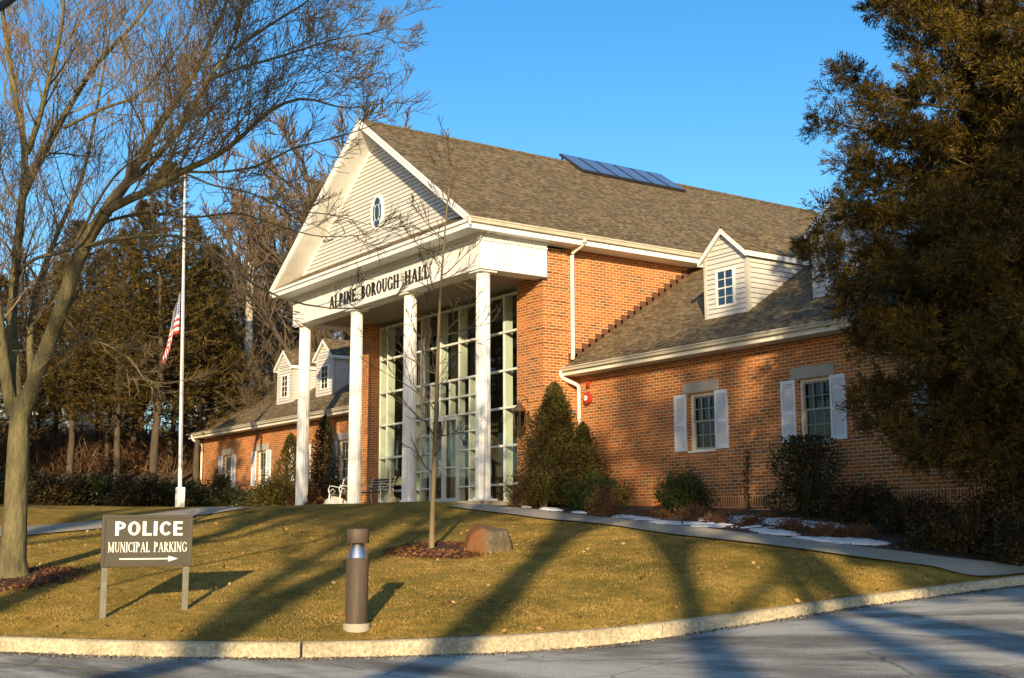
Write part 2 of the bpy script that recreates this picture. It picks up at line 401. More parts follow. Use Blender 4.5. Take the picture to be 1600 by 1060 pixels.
def lawn_raw(u, v):
    u = np.asarray(u, float); v = np.asarray(v, float)
    uc = np.clip(u, -30, 26); vc = np.clip(v, 12, 55)
    d = np.hypot(uc[...,None]-cp[:,0], vc[...,None]-cp[:,1])
    K = np.where(d > 0, d*d*np.log(np.maximum(d, 1e-9)), 0)
    return K @ TW[:-3] + TW[-3] + TW[-2]*uc + TW[-1]*vc
def ground(u, v):
    """height of the ground (lawn side) at u,v"""
    u = np.asarray(u, float); v = np.asarray(v, float)
    z = lawn_raw(u, v)
    e = np.clip((v - kv(u) - .12) / .8, 0, 1); e = e*e*(3-2*e)
    z = kt(u)*(1-e) + z*e
    t = np.clip((v-44)/24, 0, 1); hill = t*t*(3-2*t) * (4.2 + .6*np.sin(u*.13+1))
    lf = np.clip((2 - u)/12, 0, 1)
    z = z + hill * (.25 + .75*lf)
    # gentle undulation
    return z + e*.015*np.sin(u*1.7+v*.6)*np.sin(v*1.3-u*.4)
def gz(x, y):
    u, v = xy2uv(x, y); return float(ground(u, v))
def on(px, py, v):        # a spot on the ground under photo pixel px at distance v
    p = at(px, py, v); return Vector((p[0], p[1], gz(p[0], p[1])))
def uvw(u, v, z):
    x, y = uv2xy(u, v); return np.stack([np.broadcast_to(x, np.shape(z)), np.broadcast_to(y, np.shape(z)), z], -1)

def gridfaces(nu, nv):
    i, j = np.meshgrid(np.arange(nu-1), np.arange(nv-1), indexing='ij')
    a = i*nv + j
    return np.stack([a, a+nv, a+nv+1, a+1], -1).reshape(-1, 4)

def groundmat():
    m, nt, b = newmat('dormant_turf'); L = nt.links
    tc = N(nt, 'ShaderNodeTexCoord')
    def noise(s, d=5, st=None):
        n = N(nt, 'ShaderNodeTexNoise'); n.inputs['Scale'].default_value = s; n.inputs['Detail'].default_value = d
        L.new(tc.outputs['Object'], n.inputs['Vector']); return n
    a = noise(.55, 6); r = ramp(nt, [(.3,(.15,.115,.026)),(.5,(.29,.195,.04)),(.72,(.40,.265,.07))]); L.new(a.outputs['Fac'], r.inputs[0])
    f = noise(55, 6); r2 = ramp(nt, [(.3,(.55,.55,.5)),(.52,(1,1,1)),(.72,(1.5,1.42,1.3))]); L.new(f.outputs['Fac'], r2.inputs[0])
    g = noise(6, 5); r3 = ramp(nt, [(.35,(.66,.72,.6)),(.65,(1.2,1.13,1.08))]); L.new(g.outputs['Fac'], r3.inputs[0])
    c = mixc(nt, 1.0, r.outputs[0], r2.outputs[0], 'MULTIPLY'); c = mixc(nt, 1.0, c, r3.outputs[0], 'MULTIPLY')
    L.new(c, b.inputs['Base Color']); b.inputs['Roughness'].default_value = .95; b.inputs['Specular IOR Level'].default_value = .1
    bp = N(nt, 'ShaderNodeBump'); bp.inputs['Strength'].default_value = .8; bp.inputs['Distance'].default_value = .03
    L.new(f.outputs['Fac'], bp.inputs['Height']); L.new(bp.outputs[0], b.inputs['Normal'])
    return m
def asphaltmat():
    m, nt, b = newmat('asphalt'); L = nt.links
    tc = N(nt, 'ShaderNodeTexCoord')
    # the worn whitish salt film lies in streaks along the carriageway
    mp = N(nt, 'ShaderNodeMapping'); mp.inputs['Rotation'].default_value = (0,0,-(PI/2-AZ) - .15); mp.inputs['Scale'].default_value = (.30,1.1,1)
    L.new(tc.outputs['Object'], mp.inputs['Vector'])
    n1 = N(nt, 'ShaderNodeTexNoise'); n1.inputs['Scale'].default_value = .9; n1.inputs['Detail'].default_value = 8; n1.inputs['Roughness'].default_value = .6; L.new(mp.outputs[0], n1.inputs['Vector'])
    r1 = ramp(nt, [(.36,(.115,.105,.088)),(.47,(.26,.242,.208)),(.58,(.50,.47,.405)),(.78,(.62,.59,.51))]); L.new(n1.outputs['Fac'], r1.inputs[0])
    n2 = N(nt, 'ShaderNodeTexNoise'); n2.inputs['Scale'].default_value = 90; n2.inputs['Detail'].default_value = 4; L.new(tc.outputs['Object'], n2.inputs['Vector'])
    r2 = ramp(nt, [(.32,(.5,.5,.5)),(.5,(1,1,1)),(.7,(1.6,1.6,1.55))]); L.new(n2.outputs['Fac'], r2.inputs[0])
    c = mixc(nt, 1.0, r1.outputs[0], r2.outputs[0], 'MULTIPLY')
    # a fine crack network
    vo = N(nt, 'ShaderNodeTexVoronoi'); vo.feature = 'DISTANCE_TO_EDGE'; vo.inputs['Scale'].default_value = .55
    wv = N(nt, 'ShaderNodeTexNoise'); wv.inputs['Scale'].default_value = 2.5; L.new(tc.outputs['Object'], wv.inputs['Vector'])
    wm = mixc(nt, .12, tc.outputs['Object'], wv.outputs['Color'], 'ADD'); L.new(wm, vo.inputs['Vector'])
    r3 = ramp(nt, [(0,(.35,.35,.35)),(.006,(.5,.5,.5)),(.012,(1,1,1))]); L.new(vo.outputs['Distance'], r3.inputs[0])
    c = mixc(nt, .7, c, r3.outputs[0], 'MULTIPLY')
    L.new(c, b.inputs['Base Color']); b.inputs['Roughness'].default_value = .85; b.inputs['Specular IOR Level'].default_value = .3
    bp = N(nt, 'ShaderNodeBump'); bp.inputs['Strength'].default_value = .7; bp.inputs['Distance'].default_value = .012
    L.new(n2.outputs['Fac'], bp.inputs['Height']); L.new(bp.outputs[0], b.inputs['Normal'])
    return m
M['turf'] = groundmat(); M['asphalt'] = asphaltmat()
M['leaflitter'] = pm('leaf_litter', (.16,.09,.048), (.09,.055,.033), 1.2, .95, 1.0, 14, c3=(.33,.19,.10), fine=(18,.45))

# lawn sheet: from the kerb back to the wood
us = np.concatenate([np.linspace(-60,-13,12)[:-1], np.linspace(-13,12,126), np.linspace(12,50,12)[1:]])
ts = np.concatenate([[0], np.linspace(.02, 1, 110)**1.25])
Ug, Tg = np.meshgrid(us, ts, indexing='ij')
Vg = (kv(Ug) + .14) + Tg*(46 - kv(Ug) - .14)
o = npmesh('lawn', uvw(Ug, Vg, ground(Ug, Vg)).reshape(-1,3), gridfaces(len(us), len(ts)), M['turf'], smooth=True)
tag(o, kind='structure')
us2 = np.linspace(-260, 260, 105); vs2 = np.concatenate([np.linspace(46,90,34), np.linspace(95,900,40)])
Ug, Vg2 = np.meshgrid(us2, vs2, indexing='ij')
o = npmesh('woodland_ground', uvw(Ug, Vg2, ground(Ug, Vg2)).reshape(-1,3), gridfaces(len(us2), len(vs2)), M['leaflitter'], smooth=True); tag(o, kind='structure')
# outer ground left and right of the lawn sheet (so nothing ends in the void)
for s in (-1, 1):
    u3 = np.linspace(60, 260, 8)*s if s < 0 else np.linspace(50, 260, 8); v3 = np.linspace(12, 46, 10)
    Ug, V3 = np.meshgrid(u3, v3, indexing='ij')
    o = npmesh('meadow_ground', uvw(Ug, V3, ground(Ug, np.maximum(V3, 20))-.02).reshape(-1,3), gridfaces(8, 10), M['turf'], smooth=True); tag(o, kind='structure')
# road
us4 = np.concatenate([np.linspace(-260,-16,20)[:-1], np.linspace(-16,16,65), np.linspace(16,260,20)[1:]]); ts4 = np.linspace(0, 1, 40)
Ug, Tg = np.meshgrid(us4, ts4, indexing='ij'); Vr = (kv(Ug)+.02)*(1-Tg) + (-9.0)*Tg
def roadz(u, v): return kz(u) + 0*v
o = npmesh('road', uvw(Ug, Vr, roadz(Ug, Vr)).reshape(-1,3), gridfaces(len(us4), 40), M['asphalt'], smooth=True); tag(o, kind='structure')
# verge across the road, behind the camera
Tg2 = np.linspace(0,1,20); Ug, Tg = np.meshgrid(us4, Tg2, indexing='ij'); Vr = -9.0 - Tg*251
o = npmesh('verge', uvw(Ug, Vr, roadz(Ug, Vr) + .12*(Tg>0) ).reshape(-1,3), gridfaces(len(us4), 20), M['turf'], smooth=True); tag(o, kind='structure')

# kerb: cast sections with open joints
def kerb(u0, u1, first):
    uu = np.linspace(u0, u1, max(3, int((u1-u0)/.1))); n = len(uu)
    if n < 2: return
    prof = [(0, -.35), (.0, 'f'), (.018, 't'), (.15, 't'), (.155, -.35)]
    V = []
    for u in uu:
        zt = float(kt(u)); zb = float(kz(u)); vk = float(kv(u))
        du = .05; sl = (float(kv(u+du)) - float(kv(u-du)))/(2*du); nn = math.hypot(1, sl); nu, nv = -sl/nn, 1/nn
        for off, z in ((0, zb-.3), (.012, zt-.03), (.04, zt-.003), (.15, zt), (.16, zb-.3)):
            x, y = uv2xy(u + nu*off, vk + nv*off); V.append((x, y, z))
    k = 5; Fq = []
    for i in range(n-1):
        for j in range(k-1): Fq.append((i*k+j, i*k+j+1, (i+1)*k+j+1, (i+1)*k+j))
    b = MB(); b.v = V; b.f = Fq + [tuple(range(k))[::-1], tuple((n-1)*k+j for j in range(k))]
    o = b.build('kerb', M['kerb'], smooth=True); tag(o, kind='structure')
for a, b_ in ((-60,-12.02),(-12,-7.02),(-7,-2.27),(-2.24,1.7),(1.708,5.22),(5.235,9.0),(9.02,30)): kerb(a, b_, 0)

for uj in (-2.255, 5.23, 1.705, -7.01):
    x, y = uv2xy(uj, float(kv(uj))+.09); jb = MB(); jb.box(-.03,-.055,-.3,.03,.06,float(kt(uj)-kz(uj))-.015)
    jo = jb.build('kerb', M['dark']); jo.location = (x, y, float(kz(uj))); jo.rotation_euler = (0,0,PI/2-AZ); tag(jo, kind='structure')
# drape helper for strips
def strip(name, A, B, m, dz=.012, na=120, nb=8, kind='structure'):
    """A and B are (u,v) polylines resampled to na points; a draped sheet between them"""
    def rs(P):
        P = np.array(P, float); s = np.concatenate([[0], np.cumsum(np.hypot(*np.diff(P, axis=0).T))]); s /= s[-1]
        t = np.linspace(0, 1, na)
        X = np.interp(t, s, P[:,0]); Y = np.interp(t, s, P[:,1])
        k = np.ones(7)/7
        Xp = np.pad(X, 3, mode='reflect', reflect_type='odd'); Yp = np.pad(Y, 3, mode='reflect', reflect_type='odd')
        return np.convolve(Xp, k, 'valid'), np.convolve(Yp, k, 'valid')
    au, av = rs(A); bu, bv = rs(B); w = np.linspace(0, 1, nb)[None,:]
    U = au[:,None]*(1-w) + bu[:,None]*w; V = av[:,None]*(1-w) + bv[:,None]*w
    Z = ground(U, V) + dz
    Z[:, 0] -= 0; 
    o = npmesh(name, uvw(U, V, Z).reshape(-1,3), gridfaces(na, nb), m, smooth=True)
    if kind: tag(o, kind=kind)
    return o
def UVp(*a): p = rel(*a); return (p[0], p[1])
walk_far = [UVp(745,792,29.3), UVp(770,792,28.9), UVp(850,799,27.6), UVp(935,809,26), UVp(1000,817,24.3), UVp(1160,835,21), UVp(1275,848,19.7), UVp(1375,861,18.8), UVp(1487,877,17.95), UVp(1600,888,17.5), UVp(1760,896,18.2)]
walk_near = [UVp(700,792,28.4), UVp(740,795,27.7), UVp(810,803,26.4), UVp(897,816,24.5), UVp(960,822,23.3), UVp(1047,835,21.5), UVp(1160,852,19.6), UVp(1350,874,17.85), UVp(1544,903,16.95), (6.95,17.2), (8.2,17.75)]
strip('path', walk_near, walk_far, M['concrete'], .03, 160, 8)
strip('path', [(-24,24.2),(-14,22.9),(-9,23.4),(-7.3,25.3),(-5.8,29.5)], [(-24,25.5),(-14,24.2),(-9.4,24.7),(-8.2,26.5),(-7.0,30.6)], M['concrete'], .025, 140, 6)
wl_ = [xy2uv(.4, 2.2), xy2uv(2, 2.6), xy2uv(5, 2.66), xy2uv(9, 2.66), xy2uv(12, 2.66), xy2uv(18, 2.66)]
strip('planting_bed', walk_far, wl_, M['soil'], .012, 150, 14)
strip('planting_bed', [xy2uv(-30,-1.0), xy2uv(-25,-.6), xy2uv(-18,-.2), xy2uv(-10.5,-.2)], [xy2uv(-30,2.7), xy2uv(-25,2.7), xy2uv(-18,2.7), xy2uv(-10.2,2.2)], M['soil'], .02, 100, 12)

# yellow road marking, bottom left
def mark():
    A = [(-6.2,13.9),(-4.6,13.15),(-3.6,12.5),(-2.9,11.8)]; w = .1
    P = np.array(A); U = np.stack([P[:,0], P[:,0]+.04], 1); V = np.stack([P[:,1], P[:,1]-w], 1)
    o = npmesh('road_marking', uvw(U, V, kz(U)+.005).reshape(-1,3), gridfaces(len(A), 2), M['yellow']); tag(o, kind='structure')
M['yellow'] = pm('worn_yellow', (.42,.33,.12), (.22,.20,.15), 9, .8, c3=(.14,.135,.125))
mark()

# ------------------------------------------------------------------ the hall
XL, XM, X0 = -9.79, -4.895, 0.0
XE = .30; YE = -.28
H = 5.5
hall = empty('municipal_hall', (XM, 6, 0))
tag(hall, 'red brick municipal hall with white columned portico, gabled shingle roof and dormered wings', 'building')
HO = Vector((XM, 6, 0))
def part(name, mb, m, parent=hall, **k):
    """geometry given in world coordinates; parts hang on the hall's empty"""
    o = mb.build(name, m, None, **{a: b for a, b in k.items() if a in ('smooth','bevel')})
    o.parent = parent
    off = Vector((0,0,0)); p = parent
    while p is not None: off += p.location; p = p.parent
    o.location = -off
    return o
# main brick body: side walls and piers, back
WZ = -.8
b = MB()
b.box(-9.85, 2.45, WZ, -9.6, 24, 6.42); b.box(-.2, 2.45, WZ, .06, 24, 6.42); b.box(-9.6, 23.7, WZ, -.2, 24, 6.42)
part('brick_wall', b, M['brick'])
# piers with recessed joints every fifth course
for (xa, xb, xq0, xq1) in ((-1.04, .10, -.55, .125), (-9.89, -8.75, -9.915, -9.24)):
    b = MB(); b.box(xa, 1.72, WZ, xb-.0 , 2.452, 6.30)
    z = -.76
    while z < 6.1:
        zt = min(z+.286, 6.30)
        b.box(xq0, 1.70, z, xq1, 2.462, zt)
        z += .3575
    part('brick_pier', b, M['brick'])
# wing walls (front wall with window openings)
def wall_open(b, x0, x1, z0, z1, y, t, ops):
    xs = sorted(ops); cur = x0
    for (a, c, lo, hi) in xs:
        b.box(cur, y, z0, a, y+t, z1); b.box(a, y, z0, c, y+t, lo); b.box(a, y, hi, c, y+t, z1); cur = c
    b.box(cur, y, z0, x1, y+t, z1)
YW = 2.74; T = .22
winR = [4.6, 7.85, 11.1]; winL = [-22.25, -18.98, -15.7, -12.4]
ZW0, ZW1, WH = 1.03, 2.29, .41
RX1 = 15.0; LX0 = -25.0
b = MB(); ops = [(x-WH, x+WH, ZW0, ZW1) for x in winR]
wall_open(b, .06, RX1, .012, 3.08, YW, T, ops)
b.box(.06, YW+.02, -1.4, RX1, YW+T, -.235)
b.box(RX1-.22, YW+T, -1.4, RX1, 13, 3.08); b.prism([(RX1, YW+T+.01, 3.081), (RX1, 13, 3.081), (RX1, 7.6, 6.6)], (-.22,0,0))
b.box(.06, 12.8, -1.4, RX1-.22, 13, 3.08)
part('wing_wall', b, M['brick'])
b = MB(); b.box(.06, YW-.012, -.235, RX1+.004, YW+.1, .012); part('soldier_course', b, M['soldier'])
b = MB(); ops = [(x-WH, x+WH, ZW0, ZW1) for x in winL]
wall_open(b, LX0, -9.85, .012, 3.08, YW, T, ops)
b.box(LX0, YW+.02, -.6, -9.85, YW+T, -.2)
b.box(LX0, YW+T, -.6, LX0+.22, 13, 3.08); b.prism([(LX0, YW+T+.01, 3.081), (LX0, 13, 3.081), (LX0, 7.6, 6.6)], (.22,0,0))
b.box(LX0+.22, 12.8, -.6, -9.85, 13, 3.08)
part('wing_wall', b, M['brick'])
b = MB(); b.box(LX0-.004, YW-.012, -.2, -9.85, YW+.1, .012); part('soldier_course', b, M['soldier'])

# windows
def make_window(cx):
    w = MB()        # cream frame
    y0, y1 = YW+.09, YW+.17
    x0, x1, z0, z1 = cx-WH, cx+WH, ZW0, ZW1
    w.box(x0+.002, y0-.03, z0, x0+.05, y1, z1-.001); w.box(x1-.05, y0-.03, z0, x1-.002, y1, z1-.001); w.box(x0+.05, y0-.03, z1-.05, x1-.05, y1, z1-.001)
    w.box(x0+.05, y0-.03, z0, x1-.05, y1, z0+.03)
    fr = part('window', w, M['cream'])
    s = MB(); xi0, xi1 = x0+.052, x1-.052; zm = (z0+z1)/2
    for (za, zb, yy) in ((zm, z1-.052, y0), (z0+.032, zm+.03, y0+.035)):
        s.box(xi0, yy, za, xi0+.035, yy+.03, zb); s.box(xi1-.035, yy, za, xi1, yy+.03, zb)
        s.box(xi0+.035, yy+.001, za, xi1-.035, yy+.029, za+.04); s.box(xi0+.035, yy+.001, zb-.035, xi1-.035, yy+.029, zb)
        for k in (1, 2):
            xk = xi0 + (xi1-xi0)*k/3; s.box(xk-.008, yy+.006, za+.04, xk+.008, yy+.024, zb-.035)
        zk = (za+zb)/2; s.box(xi0+.035, yy+.008, zk-.008, xi1-.035, yy+.022, zk+.008)
    part('sash', s, M['sash'], fr)
    g = MB(); g.quad((xi0, y0+.05, z0), (xi1, y0+.05, z0), (xi1, y0+.05, z1), (xi0, y0+.05, z1)); part('pane', g, M['winglass'], fr)
    i = MB(); i.box(x0+.01, y1+.25, z0, x1-.01, y1+.3, z1); part('dark_backing', i, M['dark'], fr)  # near-black board stands in for the unlit room behind the pane
    sl = MB(); sl.box(x0-.03, YW-.045, z0-.045, x1+.03, y0-.031, z0-.002); part('sill', sl, M['white'], fr, bevel=.004)
    for sx in (-1, 1):
        h = MB(); a = cx + sx*(WH+.03) if sx > 0 else cx-WH-.07-.385
        bx = a + .385; ya, yb = YW-.045, YW-.008; za, zb = z0-.0, z1+.01
        fwd = .045
        h.box(a, ya, za, a+fwd, yb, zb); h.box(bx-fwd, ya, za, bx, yb, zb)
        mid = za + (zb-za)*.47
        for (p, q) in ((za, za+.085), (mid-.03, mid+.03), (zb-.075, zb)): h.box(a+fwd, ya+.001, p, bx-fwd, yb, q)
        for (p, q) in ((za+.085, mid-.03), (mid+.03, zb-.075)):
            n = int((q-p)/.034)
            for k in range(n):
                zz = p + (k+.5)*(q-p)/n
                h.quad((a+fwd, ya+.006, zz-.016), (bx-fwd, ya+.006, zz-.016), (bx-fwd, ya+.03, zz+.014), (a+fwd, ya+.03, zz+.014))
                h.quad((a+fwd, ya+.006, zz-.016), (a+fwd, ya+.03, zz-.010), (bx-fwd, ya+.03, zz-.010), (bx-fwd, ya+.006, zz-.016))
        h.box(a+fwd, yb-.004, za+.05, bx-fwd, yb-.001, zb-.05)
        part('shutter', h, M['shutter'], fr)
    l = MB(); l.box(x0-.19, YW-.02, z1+.02, x1+.13, YW+.12, z1+.255); part('lintel', l, M['stone'], fr, bevel=.006)
    r = MB(); r.box(x0-.02, YW-.014, z0-.16, x1+.02, YW+.05, z0-.048); part('brick_apron', r, M['soldier'], fr)
    return fr
M['dormertrim'] = pm('dormer_corner', (.52,.49,.43), (.46,.43,.38), 3, .6)
M['dormerglass'] = glassmat('dormer_glass', (.12,.13,.14), .12, .03)
M['sash'] = pm('sash_paint', (.34,.32,.27), (.28,.26,.22), 4, .5)
M['shutter'] = pm('shutter_paint', (.74,.76,.80), (.66,.68,.72), 3, .5, fine=(20,.05))
for x in winR + winL: make_window(x)

# wing roofs
RS = .66; YEV = 2.29; ZEV = 3.30; ZR = 6.78; YR = YEV + (ZR-ZEV)/RS
MS = (10.5-6.62)/(XM-.72)*-1      # main roof slope
XEV = .72; ZME = 6.62
def main_z(x): return ZME + (XEV-x)*MS if x > XM else ZME + (x-(2*XM-XEV))*MS
ZA = main_z(XM+1e-9)
def roof_slab(b, pts, th=.09):
    p = [Vector(q) for q in pts]; n = (p[1]-p[0]).cross(p[2]-p[0]).normalized()
    if n.z < 0: p = p[::-1]; n = -n
    b.prism([q - n*th for q in p], n*th)
yv = YEV + (ZME-ZEV)/RS
# right wing: front slope stops at the side wall below the main eave, then in the valley
b = MB()
xval = XEV - (ZR-ZME)/MS
roof_slab(b, [(.065, YEV-.03, ZEV-.02), (RX1+.35, YEV-.03, ZEV-.02), (RX1+.35, YR, ZR), (xval, YR, ZR), (XEV, yv, ZME), (.065, yv, ZME)])
roof_slab(b, [(.065, 13.2, ZEV), (RX1+.35, 13.2, ZEV), (RX1+.35, YR, ZR), (xval, YR, ZR), (.065, YR+1, ZR-.66)])
part('wing_roof', b, M['shingle'])
xm2 = 2*XM
b = MB()
roof_slab(b, [(LX0-.35, YEV-.03, ZEV-.02), (xm2-.065, YEV-.03, ZEV-.02), (xm2-.065, yv, ZME), (xm2-XEV, yv, ZME), (xm2-xval, YR, ZR), (LX0-.35, YR, ZR)])
roof_slab(b, [(LX0-.35, 13.2, ZEV), (xm2-.065, 13.2, ZEV), (xm2-.065, YR+1, ZR-.66), (xm2-xval, YR, ZR), (LX0-.35, YR, ZR)])
part('wing_roof', b, M['shingle'])
# stepped flashing up the side wall
b = MB()
y = YEV+.25
while y < yv-.1:
    z = ZEV + RS*(y-YEV)
    b.box(.058, y-.02, z-.1, .068, y+.26, z+.235); y += .215
part('step_flashing', b, M['lead'])
# wing eaves
def eave(x0, x1, nm):
    b = MB(); b.box(x0, YEV+.0, ZEV-.20, x1, YEV+.03, ZEV-.095); b.box(x0, YEV+.03, ZEV-.20, x1, YW+.02, ZEV-.18)
    part('fascia', b, M['cream'])
    g = MB(); prof = [(YEV-.003,ZEV-.10),(YEV-.003,ZEV-.01),(YEV-.12,ZEV-.01),(YEV-.125,ZEV-.03),(YEV-.095,ZEV-.05),(YEV-.075,ZEV-.10)]
    g.prism([(x0, p, q) for p, q in prof], (x1-x0,0,0)); part('gutter', g, M['gutter'])
M['gutter'] = pm('gutter_paint', (.62,.56,.44), (.50,.45,.36), 1.2, .55, stretch=(1,1,1), fine=(9,.08), c3=(.42,.38,.31))
eave(.0, RX1+.35, 0); eave(LX0-.35, xm2-.0, 0)

# main roof
RY0 = -.83; RY1 = 24.4
b = MB()
roof_slab(b, [(XEV, RY0+.0, ZME), (XEV, RY1, ZME), (XM, RY1, ZA), (XM, RY0, ZA)], .10)
part('main_roof', b, M['shingle'])
b = MB(); roof_slab(b, [(xm2-XEV, RY0, ZME), (xm2-XEV, RY1, ZME), (XM, RY1, ZA), (XM, RY0, ZA)], .10)
part('main_roof', b, M['shingle'])
b = MB()
for k in range(84):
    ya = RY0 + k*.3
    b.prism([(XM, ya, ZA+.035), (XM+.15, ya, ZA+.035-.15*MS), (XM+.15, ya, ZA+.02-.15*MS), (XM, ya, ZA+.02), (XM-.15, ya, ZA+.02-.15*MS), (XM-.15, ya, ZA+.035-.15*MS)], (0,.302,-.006))
part('ridge_cap', b, M['shingle'])
# pediment: cornice, pent shingles, gable wall, rakes
YG = -.16
OC_S, OC_F = .33, .55
cx0, cx1, cy0 = XL-XE-OC_S, XE+OC_S, YE-OC_F
b = MB(); b.box(cx0, cy0, 6.36, cx1, cy0+.03, 6.53); b.box(cx0+.001, cy0+.03, 6.361, cx1-.001, YE+.25, 6.39)
b.box(cx0-.05, cy0-.05, 6.49, cx1+.05, cy0-.0005, 6.57)
part('cornice', b, M['white'], bevel=.004)
b = MB(); roof_slab(b, [(cx0-.05, cy0-.055, 6.575), (cx1+.05, cy0-.055, 6.575), (cx1-.45, YG-.03, 7.0), (cx0+.45, YG-.03, 7.0)], .02); part('pent_roof', b, M['shingle'])
# side fascia + gutter of the main eaves
b = MB(); b.box(cx1-.03, cy0+.031, 6.36, cx1, yv+.1, 6.52); b.box(.06, YE+.3, 6.36, cx1-.03, yv+.1, 6.385)
part('fascia', b, M['white'])
b = MB(); b.box(cx0, cy0+.031, 6.36, cx0+.03, yv+.1, 6.52); b.box(cx0+.03, YE+.3, 6.36, xm2-.06, yv+.1, 6.385)
part('fascia', b, M['white'])
for s in (1, -1):
    g = MB(); X = lambda d: (cx1 + d) if s > 0 else (cx0 - d)
    prof = [(.001,6.50),(.001,6.615),(.12,6.615),(.125,6.59),(.10,6.565),(.08,6.50)]
    g.prism([(X(p), cy0-.06, q) for p, q in prof], (0, yv+.2-cy0, 0)); part('gutter', g, M['gutter'])
    g = MB(); g.box(min(X(-.01), X(.13)), yv+.14, 6.45, max(X(-.01), X(.13)), yv+.15, 6.62)
# gable wall of lapped boards
b = MB(); z = 6.98; ex = .112; lip = .035
def gx(z): return (ZA - .18 - z)/MS
while z < ZA-.4:
    z2 = min(z+ex, ZA-.3); a0 = gx(z); a1 = gx(z2)
    zg = z + .021; ag = gx(zg)
    b.quad((XM-ag, YG-lip, zg), (XM+ag, YG-lip, zg), (XM+a1, YG-lip+.006, z2), (XM-a1, YG-lip+.006, z2))
    b.quad((XM-ag, YG, zg), (XM+ag, YG, zg), (XM+ag, YG-lip, zg), (XM-ag, YG-lip, zg))
    z = z2
b.prism([(XM-gx(6.6), YG+.001, 6.6), (XM+gx(6.6), YG+.001, 6.6), (XM, YG+.001, ZA-.18)], (0,.1,0))
part('gable_siding', b, M['siding'])
for s in (-1, 1):
    b = MB()
    def rk(x, d): return (XM + s*x, 0, ZA - MS*x - d)
    L1 = XEV - XM + .02
    def P(x, d, y): return (XM+s*x, y, ZA-MS*x-d)
    b.prism([P(0,.005,cy0-.03), P(L1,.005,cy0-.03), P(L1,.20,cy0-.03), P(0,.215,cy0-.03)], (0,.035,0))
    b.prism([P(0,.0045,cy0-.055), P(L1,.0045,cy0-.055), P(L1,.075,cy0-.055), P(0,.075,cy0-.055)], (0,.0245,0))
    part('rake_board', b, M['white'])
    b = MB(); b.prism([P(0,.20,cy0+.006), P(L1-.1,.18,cy0+.006), P(L1-.1,.215,cy0+.006), P(0,.235,cy0+.006)], (0, YG-cy0-.02, 0))
    part('rake_soffit', b, M['white'])
    b = MB(); b.prism([P(0.0,.236,YG-.035), P(L1-.3,.216,YG-.035), P(L1-.3,.33,YG-.035), P(0.0,.36,YG-.035)], (0,.018,0))
    part('rake_frieze', b, M['white'])
# oval window
b = MB(); n = 40; oc = (-4.97, YG-.05, 7.98); A_, B_ = .26, .42
ring = []
for k in range(n):
    a = 2*PI*k/n; ca, sa_ = math.cos(a), math.sin(a)
    ring.append([(oc[0]+ca*(A_+d), oc[1]-h, oc[2]+sa_*(B_+d)) for d, h in ((.085,-.05),(.085,.02),(.045,.035),(0,.02),(0,-.05))])
for k in range(n):
    r0, r1 = ring[k], ring[(k+1) % n]
    for j in range(4): b.quad(r0[j], r0[j+1], r1[j+1], r1[j])
ow = part('oval_window', b, M['white'], smooth=True)
b = MB(); b.poly([(oc[0]+math.cos(2*PI*k/n)*A_, oc[1]-.004, oc[2]+math.sin(2*PI*k/n)*B_) for k in range(n)]); part('pane', b, M['dormerglass'], ow)
b = MB()
for (ra, rb) in ((.55,.55),):
    pts = [(oc[0]+math.cos(2*PI*k/24)*A_*ra, oc[1]-.012, oc[2]+math.sin(2*PI*k/24)*B_*rb) for k in range(25)]; b.tube(pts, .008, 5)
for k in range(4):
    a = PI/4 + k*PI/2; b.tube([(oc[0]+math.cos(a)*A_*.55, oc[1]-.012, oc[2]+math.sin(a)*B_*.55), (oc[0]+math.cos(a)*A_, oc[1]-.012, oc[2]+math.sin(a)*B_)], .008, 5)
part('muntin', b, M['alu'], ow)
# entablature
b = MB(); TE = .5
b.box(XL-XE, YE, H, XE, YE+TE, 6.19); b.box(XE-TE, YE+TE, H, XE, 1.705, 6.19); b.box(XL-XE, YE+TE, H, XL-XE+TE, 1.705, 6.19)
part('entablature', b, M['white'], bevel=.006)
b = MB(); b.box(XL-XE-.03, YE-.03, 6.192, XE+.03, YE+TE, 6.225); b.box(XE-TE, YE+TE, 6.192, XE+.03, 1.705, 6.225)
b.box(XL-XE-.05, YE-.05, 6.30, XE+.05, YE+TE, 6.358); b.box(XE-TE, YE+TE, 6.30, XE+.05, 1.705, 6.358)
b.box(XL-XE, YE, 6.226, XE, YE+.2, 6.299); b.box(XE-.2, YE+.2, 6.226, XE, 1.705, 6.299)
x = XL-XE-.02
while x < XE+.03: b.box(x, YE-.03, 6.235, x+.045, YE-.0005, 6.298); x += .09
y = YE
while y < 1.66: b.box(XE+.0005, y, 6.235, XE+.03, y+.045, 6.298); y += .09
part('dentil_moulding', b, M['white'])
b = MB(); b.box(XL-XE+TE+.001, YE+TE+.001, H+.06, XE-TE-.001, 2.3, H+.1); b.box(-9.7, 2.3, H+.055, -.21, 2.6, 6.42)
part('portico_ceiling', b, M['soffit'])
b = MB(); b.box(XL+.4, .26, H+.03, -.4, .30, H+.06)
